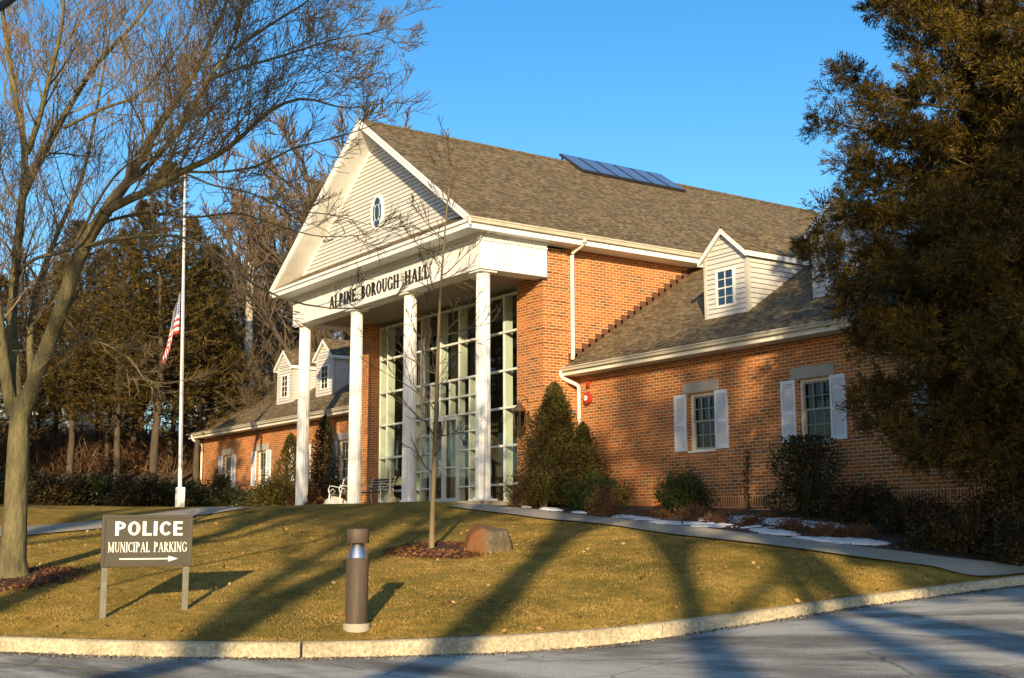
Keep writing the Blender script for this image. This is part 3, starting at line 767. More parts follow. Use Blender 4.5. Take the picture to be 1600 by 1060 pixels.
# columns: fluted shafts, base and capital
def column(x):
    n = 16; sub = 6; V = []; nz = 14
    b = MB(); pts = []
    for iz in range(nz+1):
        t = iz/nz; z = .09 + t*(H-.09-.12); r = .185*(1-.10*t**1.6)
        ringp = []
        for k in range(n*sub):
            ph = (k % sub)/sub; a = 2*PI*k/(n*sub)
            d = .011*math.sin(PI*ph)**.8 if ph > 0 else 0
            ringp.append((x+(r-d)*math.cos(a), (r-d)*math.sin(a), z))
        pts += ringp
    b.v = pts; m = n*sub
    for i in range(nz):
        for k in range(m): b.f.append((i*m+k, i*m+(k+1) % m, (i+1)*m+(k+1) % m, (i+1)*m+k))
    c = part('column', b, M['white'], smooth=False)
    q = MB(); q.box(x-.25, -.25, -.06, x+.25, .25, .04); q.lathe([(.235,.04),(.24,.055),(.235,.075),(.20,.092)], (x,0,0), 32); part('base', q, M['white'], c)
    q = MB(); q.lathe([(.165,H-.125),(.18,H-.12),(.18,H-.10),(.17,H-.095),(.17,H-.075),(.225,H-.045)], (x,0,0), 32); q.box(x-.245,-.245,H-.044,x+.245,.245,H-.001); part('capital', q, M['white'], c)
for x in (XL, -6.46, -3.465, X0): column(x)
b = MB(); b.box(XL-.5, -.55, -.35, .55, 12, -.012); part('portico_floor', b, M['concrete'], bevel=.01)

# glazed front
YGL = 2.02
zb = [0.0, .49, 1.48, 2.46, 3.44, 4.45, 5.42]
b = MB()
def vm(x, z0, z1, w=.055, y0=None, y1=None): b.box(x-w/2, (YGL-.02 if y0 is None else y0), z0, x+w/2, (YGL+.25 if y1 is None else y1), z1)
def hm(x0, x1, z, w=.055): b.box(x0, YGL-.036, z-w/2, x1, YGL+.10, z+w/2)
for x in (-8.72, -7.27+.0, -8.28+0, -2.05, -1.07): vm(x, 0, 5.48)
for x in (-6.26, -5.25, -4.24, -3.2): vm(x, 3.44, 5.48)
for x in (-6.77, -3.2): vm(x, 0, 3.44)
for x in (-6.26, -5.75, -4.24, -3.71): vm(x, 0, 3.42, .045, None, YGL+.18)
for x in (-5.25, -4.73): vm(x, 2.46, 3.42, .04, None, YGL+.18)
for z in zb[1:]: 
    hm(-8.7, -6.80, z); hm(-3.17, -1.09, z)
for z in (3.44, 4.45, 5.42): hm(-6.74, -3.23, z)
for z in (2.46, 2.95): hm(-6.74, -3.23, z, .05)
for z in (.04, .49, .98, 1.48, 1.98):
    hm(-6.74, -5.77, z, .04); hm(-4.21, -3.23, z, .04)
for a, c in ((-8.7,-6.80),(-3.17,-1.09)): hm(a, c, .03, .06)
cw = part('curtain_wall', b, M['alu'])
b = MB(); b.quad((-8.74, YGL, 0), (-1.05, YGL, 0), (-1.05, YGL, 5.5), (-8.74, YGL, 5.5)); part('glazing', b, M['glass'], cw)
# doors
for (x0, x1) in ((-5.72,-5.0), (-4.98,-4.27)):
    b = MB(); b.box(x0, YGL-.05, .01, x0+.07, YGL+.02, 2.42); b.box(x1-.07, YGL-.05, .01, x1, YGL+.02, 2.42)
    b.box(x0+.07, YGL-.049, .01, x1-.07, YGL+.02, .20); b.box(x0+.07, YGL-.049, 2.34, x1-.07, YGL+.02, 2.42); b.box(x0+.07, YGL-.045, 1.02, x1-.07, YGL+.02, 1.06)
    d = part('door', b, M['alu'])
    hx = x1-.03 if x0 < -5.3 else x0+.03; sgn = -1 if x0 < -5.3 else 1
    h = MB(); h.tube([(hx, YGL-.05, 1.25), (hx, YGL-.13, 1.25), (hx, YGL-.13, .92), (hx+sgn*.04, YGL-.13, .86), (hx+sgn*.12, YGL-.12, .86)], .014, 8); part('handle', h, M['steel'] if 'steel' in M else M['alu'], d)
b = MB(); b.box(-4.05, YGL-.006, 1.60, -3.85, YGL-.002, 1.74); part('door_notice', b, M['blackmetal'])
# interior seen through the glass
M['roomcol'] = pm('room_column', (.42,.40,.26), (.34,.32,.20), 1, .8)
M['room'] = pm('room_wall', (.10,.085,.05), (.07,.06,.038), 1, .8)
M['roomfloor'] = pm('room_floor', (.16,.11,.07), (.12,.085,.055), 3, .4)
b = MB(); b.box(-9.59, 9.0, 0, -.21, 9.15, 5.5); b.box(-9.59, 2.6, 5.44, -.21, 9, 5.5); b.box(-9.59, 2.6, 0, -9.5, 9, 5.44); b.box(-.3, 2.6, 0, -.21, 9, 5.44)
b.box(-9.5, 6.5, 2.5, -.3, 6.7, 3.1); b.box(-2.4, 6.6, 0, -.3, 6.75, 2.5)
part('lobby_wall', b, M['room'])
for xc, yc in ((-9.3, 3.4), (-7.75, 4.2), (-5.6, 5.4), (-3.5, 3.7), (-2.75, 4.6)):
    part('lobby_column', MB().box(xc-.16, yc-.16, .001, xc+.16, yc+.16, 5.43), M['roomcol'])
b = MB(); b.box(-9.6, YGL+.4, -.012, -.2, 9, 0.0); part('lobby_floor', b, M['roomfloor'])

# dormers
def make_dormer(cx, shade=None):
    y0 = 3.5; w = .66; zb_ = ZEV + RS*(y0-YEV) - .05; ze = 5.50; zp = 6.06; sl = (zp-ze)/w
    def yr(z): return YEV + (z-ZEV)/RS
    b = MB(); z = zb_; ex = .115; lip = .03
    pk = lambda z: w if z <= ze else max((zp-z)/sl, 0)
    while z < zp-.03:
        z2 = min(z+ex, zp-.02)
        if z < ze < z2: z2 = ze
        a0, a1 = pk(z), pk(z2)
        zg = z+.017; ag = min(a0, pk(zg))
        b.quad((cx-ag, y0-lip, zg), (cx+ag, y0-lip, zg), (cx+a1, y0-lip+.006, z2), (cx-a1, y0-lip+.006, z2))
        b.quad((cx-ag, y0, zg), (cx+ag, y0, zg), (cx+ag, y0-lip, zg), (cx-ag, y0-lip, zg))
        if z2 <= ze+1e-6:
            for s in (1, -1):
                X1, X2, X3 = cx+s*(w+lip), cx+s*(w+lip-.006), cx+s*w
                ya, yb = y0, yr(z)+.03
                yb2 = yr(z2)+.03
                yg_ = yr(zg)+.03; b.quad((X1, ya, zg), (X1, yg_, zg), (X2, yb2, z2), (X2, ya, z2)); b.quad((X3, ya, zg), (X3, yg_, zg), (X1, yg_, zg), (X1, ya, zg)); b.quad((X3, ya, z), (X3, yb, z), (X3, yb2, z2), (X3, ya, z2))
        z = z2
    b.prism([(cx-w+.002, y0+.002, zb_), (cx+w-.002, y0+.002, zb_), (cx+w-.002, y0+.002, ze), (cx, y0+.002, zp-.01), (cx-w+.002, y0+.002, ze)], (0,.04,0))
    dm = part('dormer', b, M['siding'])
    for s in (1, -1):
        t = MB(); t.box(min(cx+s*(w-.05), cx+s*(w+.036)), y0-.036, zb_-.02, max(cx+s*(w-.05), cx+s*(w+.036)), y0+.06, ze+.02)
        part('corner_board', t, M['dormertrim'], dm)
    # window
    f = MB(); wx, wz0, wz1 = .30, 4.28, 5.16
    f.box(cx-wx, y0-.06, wz0, cx-wx+.055, y0-.0, wz1); f.box(cx+wx-.055, y0-.06, wz0, cx+wx, y0-.0, wz1); f.box(cx-wx+.055, y0-.059, wz1-.055, cx+wx-.055, y0-.0, wz1); f.box(cx-wx+.055, y0-.059, wz0, cx+wx-.055, y0-.0, wz0+.055)
    f.box(cx-wx+.055, y0-.055, (wz0+wz1)/2-.015, cx+wx-.055, y0-.040, (wz0+wz1)/2+.015)
    f.box(cx-.009, y0-.052, wz0+.055, cx+.009, y0-.042, wz1-.055)
    for q in (.27, .73): zz = wz0+(wz1-wz0)*q; f.box(cx-wx+.055, y0-.051, zz-.008, cx+wx-.055, y0-.043, zz+.008)
    part('dormer_window', f, M['white'], dm)
    g = MB(); g.quad((cx-wx+.05, y0-.037, wz0+.05), (cx+wx-.05, y0-.037, wz0+.05), (cx+wx-.05, y0-.037, wz1-.05), (cx-wx+.05, y0-.037, wz1-.05)); part('pane', g, M['dormerglass'], dm)
    # roof with overhang, and white rake + eave boards
    r = MB(); ov = .10; yf = y0-.14; th = .05
    for s in (1, -1):
        ea = (cx+s*(w+ov), zp-sl*(w+ov)+.06); pkz = zp+.06
        roof_slab(r, [(ea[0], yf, ea[1]), (cx, yf, pkz), (cx, yr(pkz)+.05, pkz), (ea[0], yr(ea[1])+.05, ea[1])], th)
    part('dormer_roof', r, M['shingle'], dm)
    q = MB()
    for s in (1, -1):
        ex_, ez = cx+s*(w+ov+.01), zp-sl*(w+ov+.01)+.0
        q.prism([(cx, yf-.02, zp+.015), (ex_, yf-.02, ez+.015), (ex_, yf-.02, ez-.10), (cx, yf-.02, zp-.10)], (0,.022,0))
        q.prism([(cx, yf+.003, zp-.01), (ex_, yf+.003, ez-.01), (ex_, yf+.003, ez-.03), (cx, yf+.003, zp-.03)], (0,.13,0))
        xa = cx+s*(w+ov); q.box(min(xa, xa+s*.02), yf+.003, ez-.085, max(xa, xa+s*.02), yr(ez)-.1, ez+.03)
    part('dormer_trim', q, M['white'], dm)
    return dm
for cx in (4.7, 7.97, 11.25, -15.4, -18.72): make_dormer(cx)

# downspouts
def spout(pts, r=.048):
    b = MB()
    P = [Vector(p) for p in pts]; q = [P[0]]
    for i in range(1, len(P)-1):
        a = (P[i-1]-P[i]).normalized()*min(.07, (P[i-1]-P[i]).length*.4); c = (P[i+1]-P[i]).normalized()*min(.07, (P[i+1]-P[i]).length*.4)
        q += [P[i]+a, P[i]+a*.35+c*.35, P[i]+c]
    q.append(P[-1]); b.tube(q, r, 10)
    return part('downspout', b, M['downspout'], smooth=True)
M['downspout'] = pm('downspout_paint', (.74,.70,.60), (.68,.64,.55), 2, .45, fine=(10,.05))
spout([(.68, 2.60, 6.52), (.66, 2.60, 6.40), (.20, 2.56, 6.24), (.20, 2.56, 3.62), (.26, 2.5, 3.55)], .055)
spout([(.12, 2.23, 3.22), (.12, 2.23, 3.06), (.30, 2.66, 2.86), (.30, 2.66, -.1)], .05)
spout([(LX0+.2, 2.23, 3.22), (LX0+.2, 2.23, 3.06), (LX0+.2, 2.66, 2.86), (LX0+.2, 2.66, .05)], .05)

# ------------------------------------------------------------------ lettering
def glyphs():
    """each glyph: width, list of strokes. ('b',x0,y0,x1,y1,w) bar, ('e',cx,cy,rx,ry,a0,a1,w_thick,w_thin) elliptical stroke"""
    S, t = .17, .07     # thick / thin, cap height 1
    def stem(x, w=S, serif=True, y0=0, y1=1):
        r = [('b', x, y0, x, y1, w)]
        if serif: r += [('b', x-w*.5-.07, y0+.02, x+w*.5+.07, y0+.02, .045), ('b', x-w*.5-.07, y1-.02, x+w*.5+.07, y1-.02, .045)]
        return r
    G = {}
    G['A'] = (.86, [('b', .12,.02,.42,.98, t), ('b', .44,.98,.72,.02, S), ('b', .20,.34,.62,.34, .05), ('b', .0,.02,.24,.02, .045), ('b', .56,.02,.86,.02, .045)])
    G['L'] = (.66, stem(.16) + [('b', .16,.03,.62,.03, .06), ('b', .60,.0,.60,.24, .05)])
    G['P'] = (.68, stem(.16) + [('e', .26,.74,.30,.235, -90, 90, S, t), ('b', .16,.975,.28,.975, .05), ('b', .16,.505,.28,.505, .05)])
    G['I'] = (.34, stem(.17))
    G['N'] = (.84, stem(.14, t) + stem(.70, t) + [('b', .14,.98,.70,.02, S)])
    G['E'] = (.66, stem(.16) + [('b', .16,.03,.60,.03,.06), ('b',.16,.97,.58,.97,.06), ('b',.16,.51,.46,.51,.05), ('b',.59,.0,.59,.24,.05), ('b',.57,.78,.57,1,.05), ('b',.46,.40,.46,.62,.045)])
    G['B'] = (.70, stem(.16) + [('e', .26,.75,.26,.225, -90, 90, S, t), ('e', .28,.265,.31,.24, -90, 90, S, t), ('b',.16,.975,.28,.975,.05), ('b',.16,.515,.30,.515,.05), ('b',.16,.025,.30,.025,.05)])
    G['O'] = (.82, [('e', .41,.5,.33,.47, 0, 360, S, t)])
    G['R'] = (.76, stem(.16) + [('e', .26,.75,.28,.225, -90, 90, S, t), ('b',.16,.975,.28,.975,.05), ('b',.16,.525,.30,.525,.05), ('b', .34,.52,.66,.02, S*.95), ('b',.56,.02,.78,.02,.045)])
    G['U'] = (.80, [('b', .16,.35,.16,1, S), ('b', .66,.35,.66,1, t), ('e', .41,.36,.25,.33, 180, 360, S*.8, t), ('b',.02,.98,.31,.98,.045), ('b',.55,.98,.78,.98,.045)])
    G['G'] = (.84, [('e', .43,.5,.35,.47, 40, 320, S, t), ('b', .72,.08,.72,.42, S*.85), ('b',.58,.43,.84,.43,.045), ('b',.71,.72,.71,.92,.045)])
    G['C'] = (.76, [('e', .43,.5,.35,.47, 42, 318, S, t), ('b',.70,.72,.70,.95,.045)])
    G['H'] = (.86, stem(.16) + stem(.70) + [('b',.16,.51,.70,.51,.06)])
    G['M'] = (1.0, stem(.14, t) + stem(.84) + [('b', .16,.98,.47,.06, S*.9), ('b', .49,.06,.80,.98, t)])
    G['K'] = (.80, stem(.16) + [('b',.22,.42,.66,.97,t), ('b',.34,.58,.68,.03,S), ('b',.52,.98,.78,.98,.045), ('b',.56,.02,.82,.02,.045)])
    return G
SERIF = glyphs()
def sans():
    w = .235; G = {}
    G['P'] = (.72, [('b',.14,0,.14,1,w), ('e',.34,.70,.26,.20,-90,90,w,.17), ('b',.14,.90,.36,.90,.17), ('b',.14,.50,.36,.50,.17)])
    G['O'] = (.90, [('e',.44,.5,.32,.43,0,360,w,.17)])
    G['L'] = (.64, [('b',.14,0,.14,1,w), ('b',.14,.085,.62,.085,.17)])
    G['I'] = (.34, [('b',.16,0,.16,1,w)])
    G['C'] = (.84, [('e',.44,.5,.33,.43,38,322,w,.17)])
    G['E'] = (.68, [('b',.14,0,.14,1,w), ('b',.14,.085,.64,.085,.17), ('b',.14,.915,.63,.915,.17), ('b',.14,.51,.60,.51,.16)])
    return G
SANS = sans()
def text_mesh(txt, G, width, height, depth, sp=.10, space=.5):
    """letters in the local x-z plane facing -y, starting at x=0; scaled to the wanted width"""
    adv = 0; items = []
    for ch in txt:
        if ch == ' ': adv += space; continue
        items.append((ch, adv)); adv += G[ch][0] + sp
    tot = adv - sp; sx = width/tot; sz = height
    b = MB(); k = 0
    for ch, a in items:
        for s in G[ch][1]:
            k += 1; d = depth + (k % 9)*.00025
            if s[0] == 'b':
                _, x0, y0, x1, y1, w = s
                dx, dy = x1-x0, y1-y0; l = math.hypot(dx, dy); nx, ny = -dy/l*w/2, dx/l*w/2
                if abs(dx) > .01 and abs(dy) > .01:      # diagonal: cut ends level
                    hw = w/2*l/abs(dy); q = [(x0-hw,y0),(x0+hw,y0),(x1+hw,y1),(x1-hw,y1)]
                    if dy < 0: q = q[::-1]
                else: q = [(x0-nx,y0-ny),(x1-nx,y1-ny),(x1+nx,y1+ny),(x0+nx,y0+ny)]
                b.prism([((a+x)*sx, -d, y*sz) for x, y in q], (0, d, 0))
            else:
                _, cx, cy, rx, ry, a0, a1, wt, wn_ = s; n = max(8, int(abs(a1-a0)/10))
                pts = []
                for i in range(n+1):
                    an = rad(a0+(a1-a0)*i/n); c, s_ = math.cos(an), math.sin(an)
                    w = wn_ + (wt-wn_)*abs(c)**1.3
                    pts.append(((cx+(rx+w*.35)*c, cy+(ry+wn_*.35)*s_), (cx+(rx-w*.65)*c, cy+(ry-wn_*.65)*s_)))
                for i in range(n):
                    (o0, i0), (o1, i1) = pts[i], pts[i+1]
                    P = lambda p, dd: ((a+p[0])*sx, -dd, p[1]*sz)
                    b.quad(P(o0,d), P(i0,d), P(i1,d), P(o1,d)); b.quad(P(o0,0), P(o0,d), P(o1,d), P(o1,0)); b.quad(P(i0,d), P(i0,0), P(i1,0), P(i1,d))
    return b
def place_text(name, mb, m, parent, loc, rz=0):
    o = mb.build(name, m, None); o.parent = parent
    off = Vector((0,0,0)); p = parent
    while p is not None and p.type == 'EMPTY' and p.parent is not None: p = p.parent
    o.location = Vector(loc) - parent.location; o.rotation_euler = (0,0,rz)
    return o
# words on the frieze (each word placed where it stands)
for w, xa, xb in (('ALPINE', -7.60, -5.98), ('BOROUGH', -5.66, -3.58), ('HALL', -3.26, -2.05)):
    place_text('lettering', text_mesh(w, SERIF, xb-xa, .36, .03, .13), M['letterblack'], hall, (xa, YE-.002, 5.66))

# ------------------------------------------------------------------ things on the hall
sols = [6.30 + k*.70 for k in range(6)]
M['solarframe'] = pm('solar_frame', (.035,.035,.04), (.025,.025,.03), 5, .4)
def solarglass():
    m, nt, b = newmat('solar_glass'); L = nt.links
    b.inputs['Base Color'].default_value = (.10,.13,.22,1); b.inputs['Roughness'].default_value = .25; b.inputs['Specular IOR Level'].default_value = .9
    b.inputs['Coat Weight'].default_value = .6; b.inputs['Coat Roughness'].default_value = .12
    return m
M['solarglass'] = solarglass()
ord_ = ['nearest the front gable', 'second from the front gable', 'third from the front gable', 'fourth from the front gable', 'fifth from the front gable', 'farthest from the front gable']
for k, y in enumerate(sols):
    o = empty('solar_panel', (-4.6, y, main_z(-4.6)))
    tag(o, 'flat dark blue solar collector on the roof ridge, ' + ord_[k], 'solar panel', 'solar collectors in a row on the ridge')
    # tilted slightly flatter than the roof
    xa, xb = -4.12, -5.30; za, zb2 = main_z(xa)+.03, 10.80
    dx, dz = xb-xa, zb2-za
    l = math.hypot(dx, dz); nx, nz = -dz/l*-1, -dx/l
    f = MB(); f.prism([(xa,y+.01,za),(xb,y+.01,zb2),(xb+nx*.07,y+.01,zb2+nz*.07),(xa+nx*.07,y+.01,za+nz*.07)], (0,.655,0))
    for yy in (y+.08, y+.6): f.box(xb+.04, yy, ZA-.4, xb+.08, yy+.04, zb2-.02)
    fo = f.build('frame', M['solarframe'], o); fo.location = -o.location
    g = MB(); i0, i1 = .04, .96
    P = lambda t, yy: (xa+dx*t+nx*.074, yy, za+dz*t+nz*.074)
    g.quad(P(i0,y+.045), P(i0,y+.63), P(i1,y+.63), P(i1,y+.045)); go = g.build('glass', M['solarglass'], o); go.location = -o.location

# fire bell and horn
t = tag(empty('alarm_bell', (.62, YW, 2.52)), 'round red fire bell with white centre on the brick wall beside the downspout', 'alarm bell')
def yl(prof, c, sides=28):      # lathe about -y axis
    b = MB(); n0 = 0
    for r, d in prof:
        for k in range(sides):
            a = 2*PI*k/sides; b.v.append((c[0]+r*math.cos(a), c[1]-d, c[2]+r*math.sin(a)))
    for i in range(len(prof)-1):
        for k in range(sides): b.f.append((i*sides+k, (i+1)*sides+k, (i+1)*sides+(k+1) % sides, i*sides+(k+1) % sides))
    b.f.append(tuple((len(prof)-1)*sides+k for k in range(sides))[::-1])
    return b
yl([(.06,0),(.06,.04),(.15,.05),(.155,.075),(.14,.11),(.09,.13)], (0,0,0)).build('gong', M['redpaint'], t, smooth=True)
yl([(.066,.12),(.066,.137),(.05,.142)], (0,0,0)).build('centre_plate', M['letterwhite'], t, smooth=True)
yl([(.018,.138),(.018,.155)], (0,0,0)).build('bolt', M['redpaint'], t, smooth=True)
t = tag(empty('fire_strobe', (.60, YW, 2.86)), 'small red fire strobe box mounted above the round bell', 'fire strobe')
MB().box(-.065,-.06,-.075,.065,0,.085).build('housing', M['redpaint'], t, bevel=.012)
MB().box(-.04,-.085,-.075,.04,-.061,-.02).build('lens', M['blackmetal'], t, bevel=.006)

# wall lantern
LQ = Vector((-.52, 1.42, 2.05))
t = tag(empty('wall_lantern', LQ), 'tall bronze wall lantern with glass panes on the brick pier', 'lantern')
M['bronze'] = pm('aged_bronze', (.16,.10,.055), (.09,.058,.034), 12, .45, .1, metal=.5, spec=.5)
b = MB(); b.tube([(.0,.28,-.45),(.0,.16,-.47),(.0,.02,-.44),(0,0,-.30)], .014, 8); b.tube([(0,.29,.36),(0,.22,.52),(0,.12,.58),(0,.03,.55),(0,0,.42)], .012, 8); b.tube([(0,.285,-.62),(0,.285,.40)], .016, 8)
b.box(-.05,.27,-.15,.05,.30,.2); b.build('bracket', M['bronze'], t, smooth=True)
b = MB()
def hexr(r, z): return [(r*math.cos(2*PI*k/6+PI/6), r*math.sin(2*PI*k/6+PI/6), z) for k in range(6)]
for r, z in ((.13,-.22),(.175,.17)):
    h = hexr(r, z); b.tube(h+[h[0]], .011, 5)
ha, hb = hexr(.13,-.22), hexr(.175,.17)
for k in range(6): b.tube([ha[k], hb[k]], .010, 5)
b.lathe([(.13,-.225),(.08,-.28),(.04,-.31),(.02,-.36)], (0,0,0), 12)
b.build('cage', M['bronze'], t)
MB().lathe([(.185,.175),(.17,.20),(.12,.27),(.06,.33),(.05,.37),(.02,.40),(.02,.44)], (0,0,0), 18).build('roof', M['bronze'], t, smooth=True)
b = MB()
for k in range(6):
    k2 = (k+1) % 6; sc = .96; q = [ha[k], ha[k2], hb[k2], hb[k]]; b.quad(*[(p[0]*sc, p[1]*sc, p[2]) for p in q])
b.build('pane', M['winglass'], t)
b = MB()
for k in range(3):
    a = 2*PI*k/3; b.lathe([(.013,-.2),(.013,-.02),(.006,.04)], (.04*math.cos(a), .04*math.sin(a), 0), 8)
b.build('candle', M['letterwhite'], t)

# ------------------------------------------------------------------ foliage and tree generators
def blades(P, Dr, L, W, rng, k=1):
    """k leaf quads (lozenges) per point P, roughly along Dr"""
    P = np.repeat(P, k, 0); Dr = np.repeat(Dr, k, 0); n = len(P)
    d = Dr + rng.normal(0, .45, (n,3)); d /= np.linalg.norm(d, axis=1)[:,None]
    s = np.cross(d, rng.normal(0,1,(n,3))); s /= np.linalg.norm(s, axis=1)[:,None] + 1e-9
    ln = L*rng.uniform(.6, 1.3, (n,1)); w = W*rng.uniform(.7, 1.3, (n,1))
    a = P; b_ = P + d*ln*.5 + s*w*.5; c = P + d*ln; e = P + d*ln*.5 - s*w*.5
    V = np.stack([a, b_, c, e], 1).reshape(-1,3); Fq = np.arange(n*4).reshape(-1,4)
    return V, Fq
def joinm(parts):
    Vs = []; Fs = []; o = 0
    for V, Fq in parts: Vs.append(V); Fs.append(Fq + o); o += len(V)
    return np.concatenate(Vs), np.concatenate(Fs)
class Tubes:
    def __init__(s): s.d = {}
    def add(s, pts, rs, sides):
        s.d.setdefault((len(pts), sides), []).append((pts, rs))
    def mesh(s):
        Vs = []; Fs = []; o = 0
        for (n, sides), L in s.d.items():
            P = np.array([l[0] for l in L]); R = np.array([l[1] for l in L])      # (m,n,3),(m,n)
            T = np.empty_like(P); T[:,1:-1] = P[:,2:]-P[:,:-2]; T[:,0] = P[:,1]-P[:,0]; T[:,-1] = P[:,-1]-P[:,-2]
            T /= np.linalg.norm(T, axis=2, keepdims=True) + 1e-9
            ref = np.where(np.abs(T[:,:1,2:3]) < .9, np.array([0,0,1.0]), np.array([1.0,0,0])); ref = np.broadcast_to(ref, P.shape)
            A = np.cross(T, ref); A /= np.linalg.norm(A, axis=2, keepdims=True) + 1e-9; B = np.cross(A, T)
            an = 2*PI*np.arange(sides)/sides
            V = P[:,:,None,:] + (A[:,:,None,:]*np.cos(an)[None,None,:,None] + B[:,:,None,:]*np.sin(an)[None,None,:,None])*R[:,:,None,None]
            m = len(L); base = np.arange(m)[:,None,None]*n*sides + np.arange(n-1)[None,:,None]*sides
            k = np.arange(sides)[None,None,:]; k2 = (k+1) % sides
            Fq = np.stack([base+k, base+k2, base+sides+k2, base+sides+k], -1).reshape(-1,4)
            Vs.append(V.reshape(-1,3)); Fs.append(Fq+o); o += V.size//3
        return np.concatenate(Vs), np.concatenate(Fs)
def unit(v): return v/(np.linalg.norm(v)+1e-9)
def twigs(tb, p, d, L, r, lvl, rng, trop=.10, kids=(7,6,5), minr=.0035, wob=.16, spread=.75, big=None, lensc=(.42,.62)):
    n = 7 if lvl >= 2 else (5 if lvl == 1 else 4)
    pts = [p]; dd = d.copy(); st = L/(n-1)
    for i in range(n-1):
        dd = unit(dd + rng.normal(0, wob, 3) + np.array([0,0,trop*.5])); pts.append(pts[-1] + dd*st)
    rs = [max(r*(1-.75*i/(n-1)), minr) for i in range(n)]
    tgt = big if (big is not None and r > .03) else tb
    tgt.add(pts, rs, 7 if r > .05 else (5 if r > .015 else 3))
    if lvl == 0: return
    nk = kids[min(lvl-1, len(kids)-1)]
    for i in range(nk):
        t = .18 + .8*(i+rng.uniform(.2,.8))/nk; f = t*(n-1); j = min(int(f), n-2); q = pts[j] + (pts[j+1]-pts[j])*(f-j)
        ax = unit(pts[j+1]-pts[j]); s = unit(np.cross(ax, rng.normal(0,1,3)))
        s = unit(s + np.array([0,0,.25]))
        sp = spread*rng.uniform(.7,1.25); cdn = unit(ax*math.cos(sp) + s*math.sin(sp))
        twigs(tb, q, cdn, L*rng.uniform(*lensc)*(1.1-.45*t), max(r*(1-.7*t)*.55, minr), lvl-1, rng, trop, kids, minr, wob, spread, big, lensc)
def resample(pts, n):
    P = np.array(pts, float); s = np.concatenate([[0], np.cumsum(np.linalg.norm(np.diff(P, axis=0), axis=1))]); s /= s[-1]
    # Catmull-like smoothing through dense linear interpolation + averaging
    t = np.linspace(0, 1, n*4); Q = np.stack([np.interp(t, s, P[:,k]) for k in range(3)], 1)
    kk = max(3, n//2 | 1); Qp = np.pad(Q, ((kk//2, kk//2), (0,0)), mode='reflect', reflect_type='odd')
    Q = np.stack([np.convolve(Qp[:,k], np.ones(kk)/kk, 'valid') for k in range(3)], 1)
    return Q[np.linspace(0, len(Q)-1, n).astype(int)]
def limb(big, tb, pts, r0, r1, rng, nk=12, L0=1.6, lvl=3, n=16, start=.25, **kw):
    Q = resample(pts, n); n = len(Q); rs = np.linspace(r0, r1, n)**1.0
    big.add(list(Q), list(rs), 10 if r0 > .06 else 7)
    tot = np.linalg.norm(np.diff(Q, axis=0), axis=1).sum()
    for i in range(nk):
        t = start + (1-start)*(i+rng.uniform(.1,.9))/nk; f = t*(n-1); j = min(int(f), n-2); q = Q[j] + (Q[j+1]-Q[j])*(f-j)
        ax = unit(Q[j+1]-Q[j]); s = unit(np.cross(ax, rng.normal(0,1,3)) + np.array([0,0,.2])); sp = rng.uniform(.5,1.0)
        twigs(tb, q, unit(ax*math.cos(sp)+s*math.sin(sp)), L0*rng.uniform(.6,1.2)*(1.15-.5*t), min(max((r0+(r1-r0)*t)*.42, .006), L0*.0125), lvl, rng, big=None, **kw)
    twigs(tb, Q[-1], unit(Q[-1]-Q[-2]), L0*.8, r1, lvl, rng, **kw)

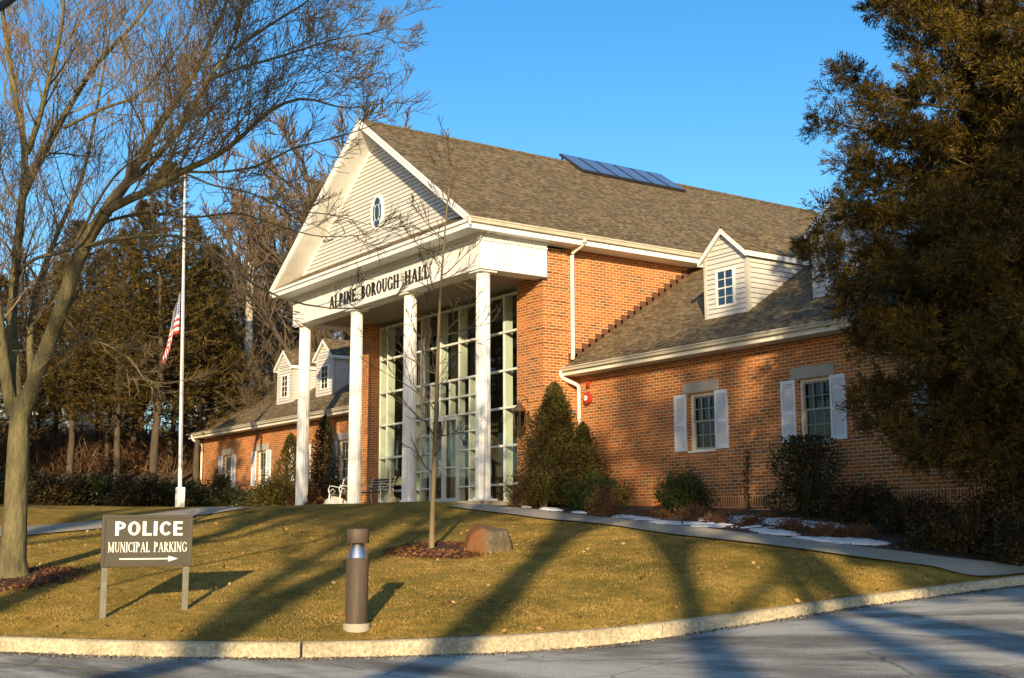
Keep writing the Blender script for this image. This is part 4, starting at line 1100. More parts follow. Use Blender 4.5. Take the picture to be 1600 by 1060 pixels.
# ---- the big bare tree on the left of the lawn
rng = np.random.default_rng(5)
base = on(20, 905, 18.0)
tree = tag(empty('bare_tree', base), 'large bare spreading tree with olive bark on the lawn left of the brown sign', 'tree')
big = Tubes(); tb = Tubes()
B0 = np.array(base)
def tp(px, py, v): return at(px, py, v) - B0
def trunkpts(l): return [tp(*a) for a in l]
tr = [np.array([0,0,-.15])+tp(20,905,18)*np.array([1,1,0])] + trunkpts([(20,880,18),(24,800,18),(28,720,18),(30,650,18),(30,622,18)])
Q = resample(tr, 18); z = (Q[:,2]+.1)
rr = np.interp(z, [0,.12,.35,1.0,1.9,2.6], [.33,.25,.180,.158,.150,.115])
big.add(list(Q), list(rr), 18)
limbs = [   # (path, radius at foot, radius at tip, side branches, level, twig length)
 ([(20,650,18),(6,570,17.9),(0,520,17.8),(-8,440,17.6),(-18,330,17.3),(-35,200,17)], .11,.035, 14,3,1.6),
 ([(30,660,18),(22,560,18.2),(16,490,18.4),(24,425,18.5),(33,330,18.7),(42,240,18.8),(24,150,18.9),(6,40,19),(-4,-60,19)], .10,.03, 18,3,1.6),
 ([(42,240,18.8),(60,190,18.6),(80,110,18.4),(96,50,18.2),(102,-40,18)], .06,.02, 12,3,1.4),
 ([(34,310,18.7),(60,255,18.9),(90,200,19.2),(112,160,19.4),(150,100,19.7),(190,60,20),(232,10,20.2),(260,-40,20.4)], .07,.02, 18,3,1.5),
 ([(32,655,18),(52,600,17.9),(92,495,17.6),(112,430,17.5),(137,373,17.3),(166,330,17.0)], .125,.10, 5,2,1.2),
 ([(166,330,17),(200,312,16.8),(235,298,16.6),(283,268,16.4),(340,244,16.2),(378,214,16.0),(420,172,15.9),(470,150,15.8),(520,165,15.7)], .075,.014, 22,3,1.25),
 ([(166,330,17),(205,278,17.1),(227,231,17.3),(264,172,17.5),(302,120,17.8),(332,55,18),(365,-20,18.2)], .085,.02, 20,3,1.5),
 ([(205,285,17.1),(240,252,16.9),(293,187,16.8),(322,125,16.6),(365,78,16.5),(380,0,16.3),(400,-50,16.2)], .05,.015, 18,3,1.4),
 ([(322,125,16.6),(380,105,16.2),(440,88,15.9),(520,62,15.6),(585,50,15.4)], .028,.008, 16,3,1.0),
 ([(365,78,16.5),(420,40,16.4),(470,10,16.3),(520,-30,16.2)], .03,.010, 12,3,1.1),
 ([(283,268,16.4),(340,270,16.3),(400,262,16.2),(460,230,16.0),(530,215,15.9),(585,195,15.8)], .024,.006, 14,2,.8),
 ([(130,385,17.3),(190,372,16.6),(250,366,16.2),(300,372,15.8),(350,400,15.5),(390,445,15.3),(440,468,15.1),(520,486,15.0),(600,478,14.9),(650,455,14.8)], .032,.006, 10,2,.75),
 ([(150,350,17.1),(230,330,17.6),(300,342,18),(370,330,18.3),(430,352,18.5),(500,372,18.7),(560,368,18.8)], .028,.006, 12,2,.8),
 ([(96,490,17.6),(125,525,17),(165,538,16.6),(205,560,16.2),(230,600,15.9),(262,598,15.7)], .022,.006, 9,2,.7),
 ([(50,610,18),(45,520,18.6),(60,440,19.2),(100,340,20),(130,280,20.5),(150,180,21),(170,60,21)], .065,.02, 20,3,1.6),
 ([(20,430,18.5),(60,400,17.8),(110,395,17.2),(160,300,16.6),(200,250,16.2),(260,235,15.8),(330,190,15.5)], .035,.008, 14,3,1.1),
 ([(12,570,18),(-30,480,17.4),(-80,380,17),(-120,260,16.8)], .07,.02, 12,3,1.6),
 ([(283,268,16.4),(330,290,16.2),(390,300,16),(450,330,15.8),(520,335,15.7),(570,350,15.6)], .018,.005, 8,2,.6),
 ([(100,200,19.2),(160,170,18.6),(220,150,18),(290,60,17.6),(330,-20,17.4)], .035,.010, 16,3,1.3),
]
for pts, r0, r1, nk, lv, L0_ in limbs:
    limb(big, tb, trunkpts(pts), r0*(.86 if r0 < .12 else .95), r1*.9, rng, nk=nk, L0=L0_, lvl=lv, n=18, start=.12, kids=(3,4,5) if lv == 3 else (4,5), minr=.0039, wob=.11, spread=.58, lensc=(.48,.78))
V, Fq = big.mesh(); npmesh('trunk', V, Fq, M['bark'], tree, True)
V, Fq = tb.mesh(); npmesh('crown', V, Fq, M['twig'], tree, True)

# ---- mulch rings
def disc(name, c, r, m, h=.05, label=None, cat=None, kind='stuff', seed=0):
    rg = np.random.default_rng(seed); nr, na = 10, 60
    b = MB(); ph = rg.uniform(0, 6, 4)
    for i in range(nr+1):
        for k in range(na):
            a = 2*PI*k/na; rr_ = r*(i/nr)*(1+.10*math.sin(3*a+ph[0])+.06*math.sin(5*a+ph[1])+.04*math.sin(11*a+ph[2]))
            x, y = c[0]+rr_*math.cos(a), c[1]+rr_*math.sin(a)
            b.v.append((x, y, gz(x,y) + h*(1-(i/nr)**3) - .01*(i == nr) + .006*rg.normal()))
    for i in range(nr):
        for k in range(na): b.f.append((i*na+k, (i+1)*na+k, (i+1)*na+(k+1) % na, i*na+(k+1) % na))
    o = b.build(name, m, smooth=True); tag(o, label, cat, kind=kind); return o
disc('mulch', base, .85, M['mulch'], .07, 'dark red-brown mulch around the foot of the large bare tree', 'mulch', seed=1)

# ---- the sapling
rng = np.random.default_rng(11)
sb = on(674, 862, 21.1)
sap = tag(empty('young_tree', sb), 'slender bare young tree standing in a mulch ring in front of the columns', 'tree')
S0 = np.array(sb)
M['saplingbark'] = pm('sapling_bark', (.24,.18,.10), (.17,.125,.07), 6, .9, .3, 30, stretch=(1,1,.3))
big = Tubes(); tb = Tubes()
pl = [at(x, y, 21.1) - S0 for x, y in ((674,866),(677,760),(681,650),(684,560),(687,470),(694,380),(700,300),(712,225))]
Q = resample(pl, 22); big.add(list(Q), list(np.interp(np.linspace(0,1,22), [0,.1,.5,.8,1], [.052,.041,.028,.012,.004])), 9)
for k in range(26):
    f = .22 + .76*k/25 + rng.uniform(-.012,.012); j = min(int(f*21), 20); q = Q[j]
    a = rng.uniform(0, 2*PI); el = rng.uniform(.15,.75); d = np.array([math.cos(a)*math.cos(el), math.sin(a)*math.cos(el), math.sin(el)])
    twigs(tb, q, d, rng.uniform(.8,1.3)*(1.35-.8*f), .015*(1.2-f*.6), 2, rng, trop=.16, kids=(4,4), minr=.0052, wob=.16, spread=.6)
V, Fq = big.mesh(); npmesh('trunk', V, Fq, M['saplingbark'] if 'saplingbark' in M else M['bark'], sap, True)
V, Fq = tb.mesh(); npmesh('crown', V, Fq, M['twigred'], sap, True)
disc('mulch', sb + Vector((.1,.12,0)), .80, M['mulch'], .06, 'round patch of dark mulch under the slender young tree', 'mulch', seed=2)

# ---- bare trees of the wood (three kinds, copied)
def bare_proto(seed, h, spread, name='bare_tree', mt='barkdark', kids=(5,5,6), thick=.017, f0=.34, nb=13):
    rng = np.random.default_rng(seed); e = empty(name)
    big = Tubes(); tb = Tubes()
    n = 12; tr = [np.array([0,0,-.3])]
    d = np.array([0,0,1.0]); st = h*.62/(n-1)
    for i in range(n-1): d = unit(d + rng.normal(0,.05,3) + [0,0,.15]); tr.append(tr[-1]+d*st)
    r0 = h*thick; big.add(tr, list(np.linspace(r0*1.1, r0*.42, n)), 9)
    for k in range(nb):
        f = f0 + (1-f0)*k/(nb-1); j = min(int(f*(n-1)), n-1); q = tr[j]
        a = k*2.4 + rng.uniform(-.4,.4); el = rng.uniform(.45,.95) + .35*f
        dd = np.array([math.cos(a)*math.cos(el), math.sin(a)*math.cos(el), math.sin(el)])
        twigs(tb, q, dd, h*spread*(1.1-.35*f)*rng.uniform(.8,1.2), r0*.40, 3, rng, trop=.14, kids=kids, minr=h*.0011, wob=.15, spread=.62, big=big)
    V, Fq = big.mesh(); npmesh('trunk', V, Fq, M[mt], e, True)
    V, Fq = tb.mesh(); npmesh('crown', V, Fq, M['twigred'], e, True)
    return e
protos = [bare_proto(21, 14, .36), bare_proto(22, 15, .33), bare_proto(23, 12, .42)]
spots = [ # px of trunk, distance, height scale, proto, label
 (470,58,1.35,0,'tall bare tree behind the left end of the portico gable'),
 (548,66,1.4,1,'bare tree rising directly behind the left slope of the gable'),
 (425,70,1.35,2,'bare tree behind the far end of the left wing roof'),
 (400,78,1.35,1,'bare tree beside the pale branchless trunk'),
 (350,74,1.05,0,'bare tree behind the flagpole among the evergreens'),
 (505,78,1.5,2,'distant bare tree between gable and left dormers'),
 (300,82,1.1,1,'far bare tree standing above the dark evergreens'),
 (450,88,1.5,0,'far bare tree deep in the wood behind the left wing'),
 (215,78,1.1,2,'bare tree behind the evergreens right of the large tree'),
 (120,80,1.1,0,'bare tree behind the trunk group left of the flagpole'),
 (30,76,1.05,1,'bare tree behind the pale house at the left edge'),
 (-60,70,1.0,2,'bare tree just outside the left edge of the view'),
 (600,92,1.5,1,'distant bare tree mostly hidden by the portico roof'),
 (530,54,.68,2,'low bushy bare tree behind the two left dormers'),
 (415,52,.55,2,'small bare tree close behind the left wing roof'),
 (378,90,1.15,2,'distant bare tree in the gap right of the flagpole')]
for i, (px, v, s, k, lab) in enumerate(spots):
    t = protos[k] if i in (0,1,2) and k == (0,1,2)[i] else copy_tree(protos[k])
    p = on(px, 800, v); t.location = p; t.rotation_euler = (0,0,i*1.7); t.scale = (s*1.05, s*1.05, s)
    tag(t, lab, 'tree', 'bare trees in the wood behind the hall')

# ---- conifers
def conifer(name, h, r, z0, mt, bark, seed, nbr=90, clumps=9, k=16, L=.13, W=.022, droop=-.05, prof=None, jit=.25, trunk_r=.16, lumps=0, sub=3):
    rng = np.random.default_rng(seed); e = empty(name)
    tb = Tubes()
    n = 14; tr = [np.array([0,0,-.2])]; d = np.array([0,0,1.0])
    for i in range(n-1): tr.append(np.array([.06*math.sin(i*1.1+seed), .06*math.cos(i*.8+seed), (i+1)/(n-1)*h*.985]))
    tb.add(tr, list(np.linspace(trunk_r, .02, n)), 9)
    P = []; Dd = []
    ph = rng.uniform(0, 6.3, 6)
    for b_ in range(nbr):
        f = ((b_+.5)/nbr)**.85; z = z0 + (h-z0)*f*.985
        rr_ = r*(prof(f) if prof else (1-f)**.75*(.55+.45*min(1, f*6)))
        a = b_*2.39996 + rng.uniform(-.3,.3)
        rr_ *= 1 + jit*math.sin(2*a+ph[0]+z*.9) * .6 + rng.uniform(-jit, jit)
        rr_ = max(rr_, .12)
        c = np.array([tr[min(int(z/h*(n-1)), n-1)][0], tr[min(int(z/h*(n-1)), n-1)][1], z])
        m = 6; pts = [c]; up = droop + .25*f
        for i in range(m-1):
            t = (i+1)/(m-1)
            pts.append(c + np.array([math.cos(a)*rr_*t, math.sin(a)*rr_*t, rr_*(up*t + .22*t*t)]))
        tb.add(pts, list(np.linspace(max(.012, rr_*.018), .005, m)), 4)
        nc = max(3, int(clumps*rr_/r*1.3))
        for q in range(nc):
            t = .30 + .72*(q+.5)/nc; f5 = min(t, .999)*(m-1); j = int(f5); pp = pts[j] + (pts[j+1]-pts[j])*(f5-j)
            out_ = unit(pts[-1]-pts[0])
            for s_ in range(sub):
                side = rng.normal(0,1,3)*np.array([1,1,.7]); o_ = pp + side*.16*rr_**.5*(1.15-t*.5) + np.array([0,0,-.03])
                dr = unit(out_*.8 + side*.45 + np.array([0,0,.25]))
                ln = rng.uniform(.12,.30)*(.7+.3*rr_)
                tt = rng.uniform(0, 1, k)[:,None]
                P.append(o_ + dr*ln*tt + rng.normal(0,.025,(k,3))); Dd.append(np.broadcast_to(dr, (k,3)) + rng.normal(0,.35,(k,3)))
    P = np.concatenate(P); Dd = np.concatenate(Dd)
    V, Fq = blades(P, Dd, L, W, rng)
    v2, f2 = tb.mesh(); npmesh('trunk', v2, f2, M[bark], e, True)
    npmesh('crown', V, Fq, M[mt], e)
    return e
cb = on(1600, 864, 18.4)
def cprof(f): return float(np.interp(f, [0,.08,.15,.22,.28,.34,.42,.50,.58,.64,.70,.76,.84,.93,1], [.46,.68,.86,.98,1.02,.95,.80,.92,.84,.56,.66,.50,.52,.30,.10]))
def tuft_conifer(name, h, r, z0, mt, bark, seed, nb, prof, per=520, L=.085, W=.013):
    """trunk, ascending limbs, and a foliage tuft at many points of every limb"""
    rng = np.random.default_rng(seed); e = empty(name); tb = Tubes()
    n = 14; tr = np.array([[.07*math.sin(i*1.1), .07*math.cos(i*.8), -.2 + (h+.1)*i/(n-1)] for i in range(n)])
    tb.add(list(tr), list(np.linspace(.18, .02, n)), 10)
    C = []; R = []; O = []
    ph = rng.uniform(0, 6.3, 4)
    for k in range(nb):
        f = ((k+.5)/nb); z = z0 + (h-z0)*f; a = k*2.39996 + rng.uniform(-.35,.35)
        if f > .5 and rng.random() < .30: continue
        rr_ = max(r*prof(f)*(1 + .13*math.sin(3*a+ph[0]+z*1.7) + rng.uniform(-.10,.10)), .2)
        d = np.array([math.cos(a), math.sin(a), 0]); c = np.array([0,0,z]); sl = -.22 + .55*f
        pts = [c + d*rr_*t + np.array([0,0,rr_*(sl*t + .18*t*t)]) for t in np.linspace(0,1,6)]
        tb.add(pts, list(np.linspace(max(.014, rr_*.017), .006, 6)), 5)
        nt_ = max(2, int(rr_/.34))
        for q in range(nt_):
            t = (q+.9)/nt_; f5 = min(t,.999)*5; jj = int(f5); p = pts[jj] + (pts[jj+1]-pts[jj])*(f5-jj)
            sz = (.20 + .17*rng.random())*(.85+.35*(1-f)); off = rng.normal(0,.12,3)*np.array([1,1,.8])
            C.append(p+off); R.append(sz); O.append(d*.7+np.array([0,0,.1]))
            if q > 0: 
                C.append(p + np.cross(d,[0,0,1])*rng.choice([-1,1])*rng.uniform(.22,.42) + rng.normal(0,.08,3)); R.append(sz*.85); O.append(d*.6+np.array([0,0,.1]))
    C = np.array(C); R = np.array(R); O = np.array(O); m = len(C)
    dirs = rng.normal(0,1,(m,per,3)); dirs[:,:,2] = dirs[:,:,2]*.8 + .15; dirs /= np.linalg.norm(dirs, axis=2, keepdims=True)
    # needles gather on short sprays radiating from the tuft's heart
    ns = 26; sp = rng.normal(0,1,(m,ns,3)); sp[:,:,2] = sp[:,:,2]*.8 + .25; sp += O[:,None,:]*.5; sp /= np.linalg.norm(sp, axis=2, keepdims=True)
    idx = rng.integers(0, ns, (m,per)); S = np.take_along_axis(sp, idx[:,:,None], 1)
    t = rng.uniform(.25, 1.05, (m,per,1))
    P = C[:,None,:] + S*R[:,None,None]*t + rng.normal(0,.013,(m,per,3)) - np.array([0,0,1])*(t**2)*.06*R[:,None,None]
    Dd = S*1.0 + dirs*.35
    V, Fq = blades(P.reshape(-1,3), Dd.reshape(-1,3), L, W, rng)
    v2, f2 = tb.mesh(); npmesh('trunk', v2, f2, M[bark], e, True); npmesh('crown', V, Fq, M[mt], e)
    return e
con = tuft_conifer('conifer', 11.6, 2.58, 1.15, 'conifer', 'barkdark', 31, 185, cprof, per=640)
con.location = cb; tag(con, 'huge bronze-green conifer at the right edge in front of the brick wing', 'conifer')

far = [conifer('evergreen_tree', 12.5, 2.9, 2.9, 'conifer_far', 'barkdark', 41, nbr=95, clumps=8, k=20, L=.19, W=.032, jit=.3, trunk_r=.17, sub=3),
       conifer('evergreen_tree', 11.0, 3.1, 2.2, 'conifer_far', 'barkdark', 42, nbr=85, clumps=8, k=20, L=.19, W=.032, jit=.35, trunk_r=.16, sub=3)]
fs = [(240,50,1.08,0,'tall dark evergreen just left of the flagpole'),(306,52,.86,1,'broad bronze evergreen right behind the flagpole'),
      (180,53,.98,1,'evergreen between the large bare tree and the flagpole'),(105,54,.90,0,'dark evergreen behind the fork of the large bare tree'),
      (205,58,.98,0,'evergreen farther back between the two tallest ones'),(322,60,.80,0,'evergreen beside the end of the left wing'),
      (285,60,.92,0,'evergreen in the rear row behind the flag'),(55,57,.62,1,'lowest evergreen near the left edge'),
      (145,60,.80,0,'evergreen in the rear row left of the flagpole'),(-20,52,.8,1,'evergreen cut by the left edge of the view'),
      (265,56,.9,1,'evergreen filling the gap just left of the flagpole'),(165,57,.8,1,'small evergreen behind the gap left of the flagpole'),(345,54,.62,1,'short evergreen against the end wall of the left wing'),(80,60,.75,0,'evergreen in front of the cream house')]
for i, (px, v, s, k, lab) in enumerate(fs):
    t = far[i] if i < 2 else copy_tree(far[k]); p = on(px, 790, v); t.location = p; t.rotation_euler = (0,0,i*1.3); t.scale = (s,s,s)
    tag(t, lab, 'evergreen tree', 'evergreens left of the hall')

# ---- shrubs
def shrub(name, c, rx, ry, h, mt, label, cat='shrub', seed=0, n=5000, L=.06, W=.03, shape='dome', group=None, twigs_=14, lump=.18, core=.45, twm='twig'):
    rng = np.random.default_rng(seed); e = empty(name, c); ph = rng.uniform(0, 6.28, 8)
    th = rng.uniform(0, 2*PI, n); cz = rng.uniform(0, 1, n)
    if shape == 'cone': t = rng.uniform(0, 1, n)**1.35; rad_ = (1-t)**.62*(.78+.22*np.minimum(1, t*7)); zz = t*h
    elif shape == 'box': t = rng.uniform(0, 1, n); rad_ = np.where(t < .85, 1, 1-(t-.85)*1.5); zz = t*h
    else: a = np.arcsin(rng.uniform(-.25, 1, n)); rad_ = np.cos(a); zz = (np.sin(a)*.8+.2)*h
    q = rng.uniform(0, 1, n)**core
    lm = 1 + lump*(np.sin(3*th+ph[0]+zz*3/h) * np.sin(4*zz/h*2+ph[1]) + .6*np.sin(7*th+ph[2]+zz*9/h) + .5*np.sin(11*zz/h+ph[3]+2*th))
    R_ = rad_*q*lm; x = np.cos(th)*R_*rx; y = np.sin(th)*R_*ry
    if shape == 'dome': zz = .2*h + (zz-.2*h)*q*lm; 
    P = np.stack([x, y, np.maximum(zz, .01)], 1)
    Dd = np.stack([np.cos(th)*rad_, np.sin(th)*rad_, np.full(n, .55)], 1) + rng.normal(0,.35,(n,3))
    V, Fq = blades(P, Dd, L, W, rng)
    V[:,2] = np.maximum(V[:,2], -.02)
    tb = Tubes()
    for k in range(twigs_):
        a = rng.uniform(0, 2*PI); ff = rng.uniform(.3, 1); top = np.array([math.cos(a)*rx*ff*.85, math.sin(a)*ry*ff*.85, h*(1.02-.35*ff)*rng.uniform(.8,1.08)])
        if shape == 'cone': top = np.array([math.cos(a)*rx*.5*ff, math.sin(a)*ry*.5*ff, h*(1-ff*.7)])
        m = np.array([top[0]*.35, top[1]*.35, top[2]*.45]); tb.add([np.array([rng.normal(0,.03), rng.normal(0,.03), -.1]), m, (m+top)/2+rng.normal(0,.03,3), top], [.016,.011,.008,.004], 5)
    v2, f2 = tb.mesh(); npmesh('stem', v2, f2, M[twm], e, True)
    npmesh('foliage', V, Fq, M[mt], e)
    tag(e, label, cat, group); return e
def on_xy(x, y): return Vector((x, y, gz(x, y)))
def pxw(px, Y):      # ground spot on the line y=Y seen at photo column px
    d = ray(px, 800); k = (Y-CAM[1])/d[1]; p = CAM + d*k; return on_xy(p[0], Y)
shrub('arborvitae', pxw(868, 1.35), 1.05, .95, 2.85, 'cypress', 'tall conical evergreen shrub against the brick pier beside the entrance', 'shrub', 1, 30000, .10, .020, 'cone', lump=.42, core=.6)
shrub('arborvitae', pxw(912, 1.7), .62, .6, 1.9, 'cypress', 'lower evergreen leaning out of the tall conical one on its right', 'shrub', 2, 11000, .10, .020, 'cone', lump=.36, core=.5)
shrub('yew_bush', pxw(850, .5), .85, .6, 1.15, 'cypress', 'olive bush at the foot of the tall conical evergreen', 'shrub', 3, 9000, .07, .02, 'dome')
shrub('yew_bush', pxw(935, .9), .80, .6, .82, 'yew', 'bright green yew bush between the conical evergreen and the brick wall', 'shrub', 4, 9000, .07, .018, 'dome')
shrub('barberry', pxw(945, -.4), .42, .38, .62, 'rust', 'rust brown barberry bush in front of the green yew', 'shrub', 5, 3000, .035, .02, 'dome', twigs_=40, twm='twigred')
shrub('barberry', pxw(818, .1), .42, .35, .5, 'rust', 'brown twiggy bush beside the right column', 'shrub', 6, 2200, .035, .02, 'dome', twigs_=35, twm='twigred')
shrub('yew_bush', pxw(1068, 1.2), .62, .55, .88, 'yew', 'dark rounded yew bush under the first wing window', 'shrub', 7, 9000, .07, .018, 'dome')
shrub('holly_bush', pxw(1262, 1.6), .62, .5, 1.5, 'holly', 'tall dark glossy bush below the second wing window', 'shrub', 8, 9000, .06, .03, 'box', lump=.34, core=.6, twigs_=30)
shrub('barberry', pxw(1085, .2), .45, .35, .32, 'rust', 'low rust brown ground shrub in front of the dark yew bush', 'shrub', 9, 1500, .035, .018, 'dome', twigs_=45, twm='twigred')
for i, (px, Y, rx, h, lab) in enumerate([(1350,1.5,.8,.75,'dim leafy shrub under the wall right of the glossy bush'),(1440,.4,.8,.62,'brownish hedge shrub at the wall side of the path'),
        (1500,-.7,.9,.60,'brown-leaved hedge shrub at the kerb end of the path'),(1560,.3,.9,.95,'dense dark shrub left of the conifer trunk'),(1620,-.7,.9,.8,'dense shrub at the right edge beside the path')]):
    shrub('hedge_shrub', pxw(px, Y), rx, rx*.8, h, 'hedge', lab, 'shrub', 20+i, 9000, .045, .028, 'dome', 'low shrubs along the right of the path')
for i, (px, Y, s, lab) in enumerate([(1125,-.2,1.0,'dry brown ground plant in the snow left of the glossy bush'),(1175,-.5,.8,'dry brown plant in the snow at the path edge'),(1235,-.8,1.0,'dry twiggy plant between two snow patches'),
        (1290,-.9,1.1,'reddish dry plant in front of the glossy bush'),(1335,-.6,.9,'dry plant beside the last snow patch'),(1030,.1,.8,'small dry plant at the start of the snow'),(1200,.6,.7,'dry plant near the wall below the climbing stem')]):
    shrub('dry_plant', pxw(px, Y), .38*s, .3*s, .24*s, 'rust', lab, 'plant', 40+i, 900, .035, .016, 'dome', 'dry plants in the snowy bed', twigs_=40, twm='twigred')
# climbing stem on the wall
def climber(name, pts, label, n, mt, spread=.12, seed=0, leaf=(.05,.035)):
    rng = np.random.default_rng(seed); o0 = Vector(pts[0]); e = empty(name, o0); tb = Tubes()
    Q = resample([np.array(p)-np.array(o0) for p in pts], 14); tb.add(list(Q), list(np.linspace(.016,.006,14)), 5)
    v2, f2 = tb.mesh(); npmesh('stem', v2, f2, M['twig'], e, True)
    j = rng.integers(0, 14, n); P = Q[j] + rng.normal(0,1,(n,3))*np.array([spread,spread*.3,spread]); P[:,1] = np.minimum(P[:,1], Q[j][:,1]+.03)
    V, Fq = blades(P, rng.normal(0,1,(n,3)), leaf[0], leaf[1], rng); npmesh('leaves', V, Fq, M[mt], e)
    tag(e, label, 'climbing plant'); return e
cx_ = pxw(1165, 2.62)
climber('climbing_plant', [(cx_.x, 2.68, cx_.z), (cx_.x-.03, 2.69, cx_.z+.5), (cx_.x+.02, 2.69, cx_.z+1.15)], 'thin dark climbing stem with few leaves on the brick between the windows', 260, 'holly', .05, 3)
c2 = on(1597, 850, 18.2)
climber('climbing_plant', [(c2.x, c2.y, c2.z), (c2.x-.1, c2.y, c2.z+.9), (c2.x, c2.y, c2.z+2.0)], 'yellowish ivy climbing beside the conifer trunk at the right edge', 2600, 'hedge', .28, 4, (.06,.045))
# shrubs left of the portico
for i, (px, Y, rx, h, mt, lab) in enumerate([(452,1.4,.95,2.5,'cypress','upright yew shrub left of the first column'),(505,1.7,.75,3.0,'holly','dark upright shrub between the first and second columns'),
        (430,.3,1.0,1.1,'cypress','rounded olive shrub in front of the upright yew'),(400,.6,.9,.75,'holly','low dark shrub under the left wing windows'),
        (362,.9,.9,.8,'holly','low dark shrub below the window at the wing end'),(345,1.6,.5,1.25,'holly','leafy dark shrub reaching up to the end window'),(330,.6,.9,.7,'holly','low dark shrub right of the flagpole'),
        (478,.3,.6,.55,'rust','brown low shrub at the foot of the first column')]):
    shrub('shrub', pxw(px, Y), rx, rx*.8, h, mt, lab, 'shrub', 60+i, 7000, .09, .035, 'cone' if h > 2 else 'dome', 'shrubs along the left wing')
hv = [(-40,1.3),(0,1.5),(45,1.35),(88,1.4),(130,1.25),(172,1.35),(214,1.2),(252,1.15),(300,1.0)]
lb = ['at the left edge','behind the large tree trunk','just right of the large tree trunk','third from the left edge','above the left end of the brown sign','above the middle of the brown sign','above the right end of the brown sign','just left of the flagpole base','just right of the flagpole base']
for i, (px, h) in enumerate(hv):
    p = on(px, 790, 44.5 + (i % 3)*.7)
    shrub('hedge_shrub', p, 1.15, 1.0, h, 'holly' if i % 3 else 'hedge', 'dark rounded hedge shrub at the wood edge, ' + lb[i], 'shrub', 80+i, 4500, .13, .06, 'dome', 'dark shrubs along the edge of the wood')
# brown brush in front of the far slope
def brush():
    rng = np.random.default_rng(77); n = 60000
    u = rng.uniform(-34, -2, n); v = rng.uniform(55, 76, n); z = ground(u, v)
    x, y = uv2xy(u, v); P = np.stack([x, y, z], 1); h = rng.uniform(.25, 1.1, n)
    d = rng.normal(0,.75,(n,3)) + [0,0,1]; d /= np.linalg.norm(d, axis=1)[:,None]
    s = np.cross(d, rng.normal(0,1,(n,3))); s /= np.linalg.norm(s, axis=1)[:,None]
    w = .022; P[:,2] += rng.uniform(-.1,.9,n)*(rng.uniform(0,1,n) < .5); V = np.stack([P-s*w, P+s*w, P+d*h[:,None]], 1).reshape(-1,3)
    M['brush'] = leafmat('dry_brush', [(0,(.05,.028,.014)),(.5,(.11,.06,.03)),(1,(.19,.115,.06))], .8, .1)
    o = npmesh('undergrowth', V, np.arange(n*3).reshape(-1,3), M['brush']); tag(o, 'red-brown dry undergrowth on the slope behind the evergreens', 'undergrowth', kind='stuff')
brush()

# ---- grass blades on the near lawn
def grass():
    rng = np.random.default_rng(9); n = 420000
    u = rng.uniform(-10.5, 7.5, n); v = kv(u) + .17 + rng.uniform(0, 1, n)**1.5*12.0
    # keep off the path
    wn_ = np.array(walk_near); lim = np.interp(u, wn_[:,0], wn_[:,1], left=99, right=0)
    lim = np.where(u < wn_[0,0], 99, lim)
    ok = v < np.minimum(lim - .03, 28.5)
    A1 = np.array([(-24,24.2),(-14,22.9),(-9,23.4),(-7.3,25.3),(-5.8,29.5)]); l2 = np.interp(u, A1[:,0], A1[:,1]); ok &= ~((u < -5.8) & (v > l2 - .05))
    for c, r in ((base, .8), (sb, .78)):
        cu, cv = xy2uv(c[0], c[1]); ok &= np.hypot(u-cu, v-cv) > r
    u, v = u[ok], v[ok]; n = len(u)
    z = ground(u, v); x, y = uv2xy(u, v); P = np.stack([x, y, z-.004], 1)
    h = rng.uniform(.012,.032, n)*(1+.25*np.sin(u*2.1+v)*np.sin(v*1.9)); d = rng.normal(0,.6,(n,3)) + [0,0,1]; d /= np.linalg.norm(d, axis=1)[:,None]
    s = np.cross(d, rng.normal(0,1,(n,3))); s /= np.linalg.norm(s, axis=1)[:,None]; w = rng.uniform(.0025,.0045,n)[:,None]
    V = np.stack([P-s*w, P+s*w, P+d*h[:,None]], 1).reshape(-1,3)
    o = npmesh('grass', V, np.arange(n*3).reshape(-1,3), M['grassblade']); tag(o, 'short dormant yellow-olive grass of the front lawn', 'grass', kind='stuff')
grass()

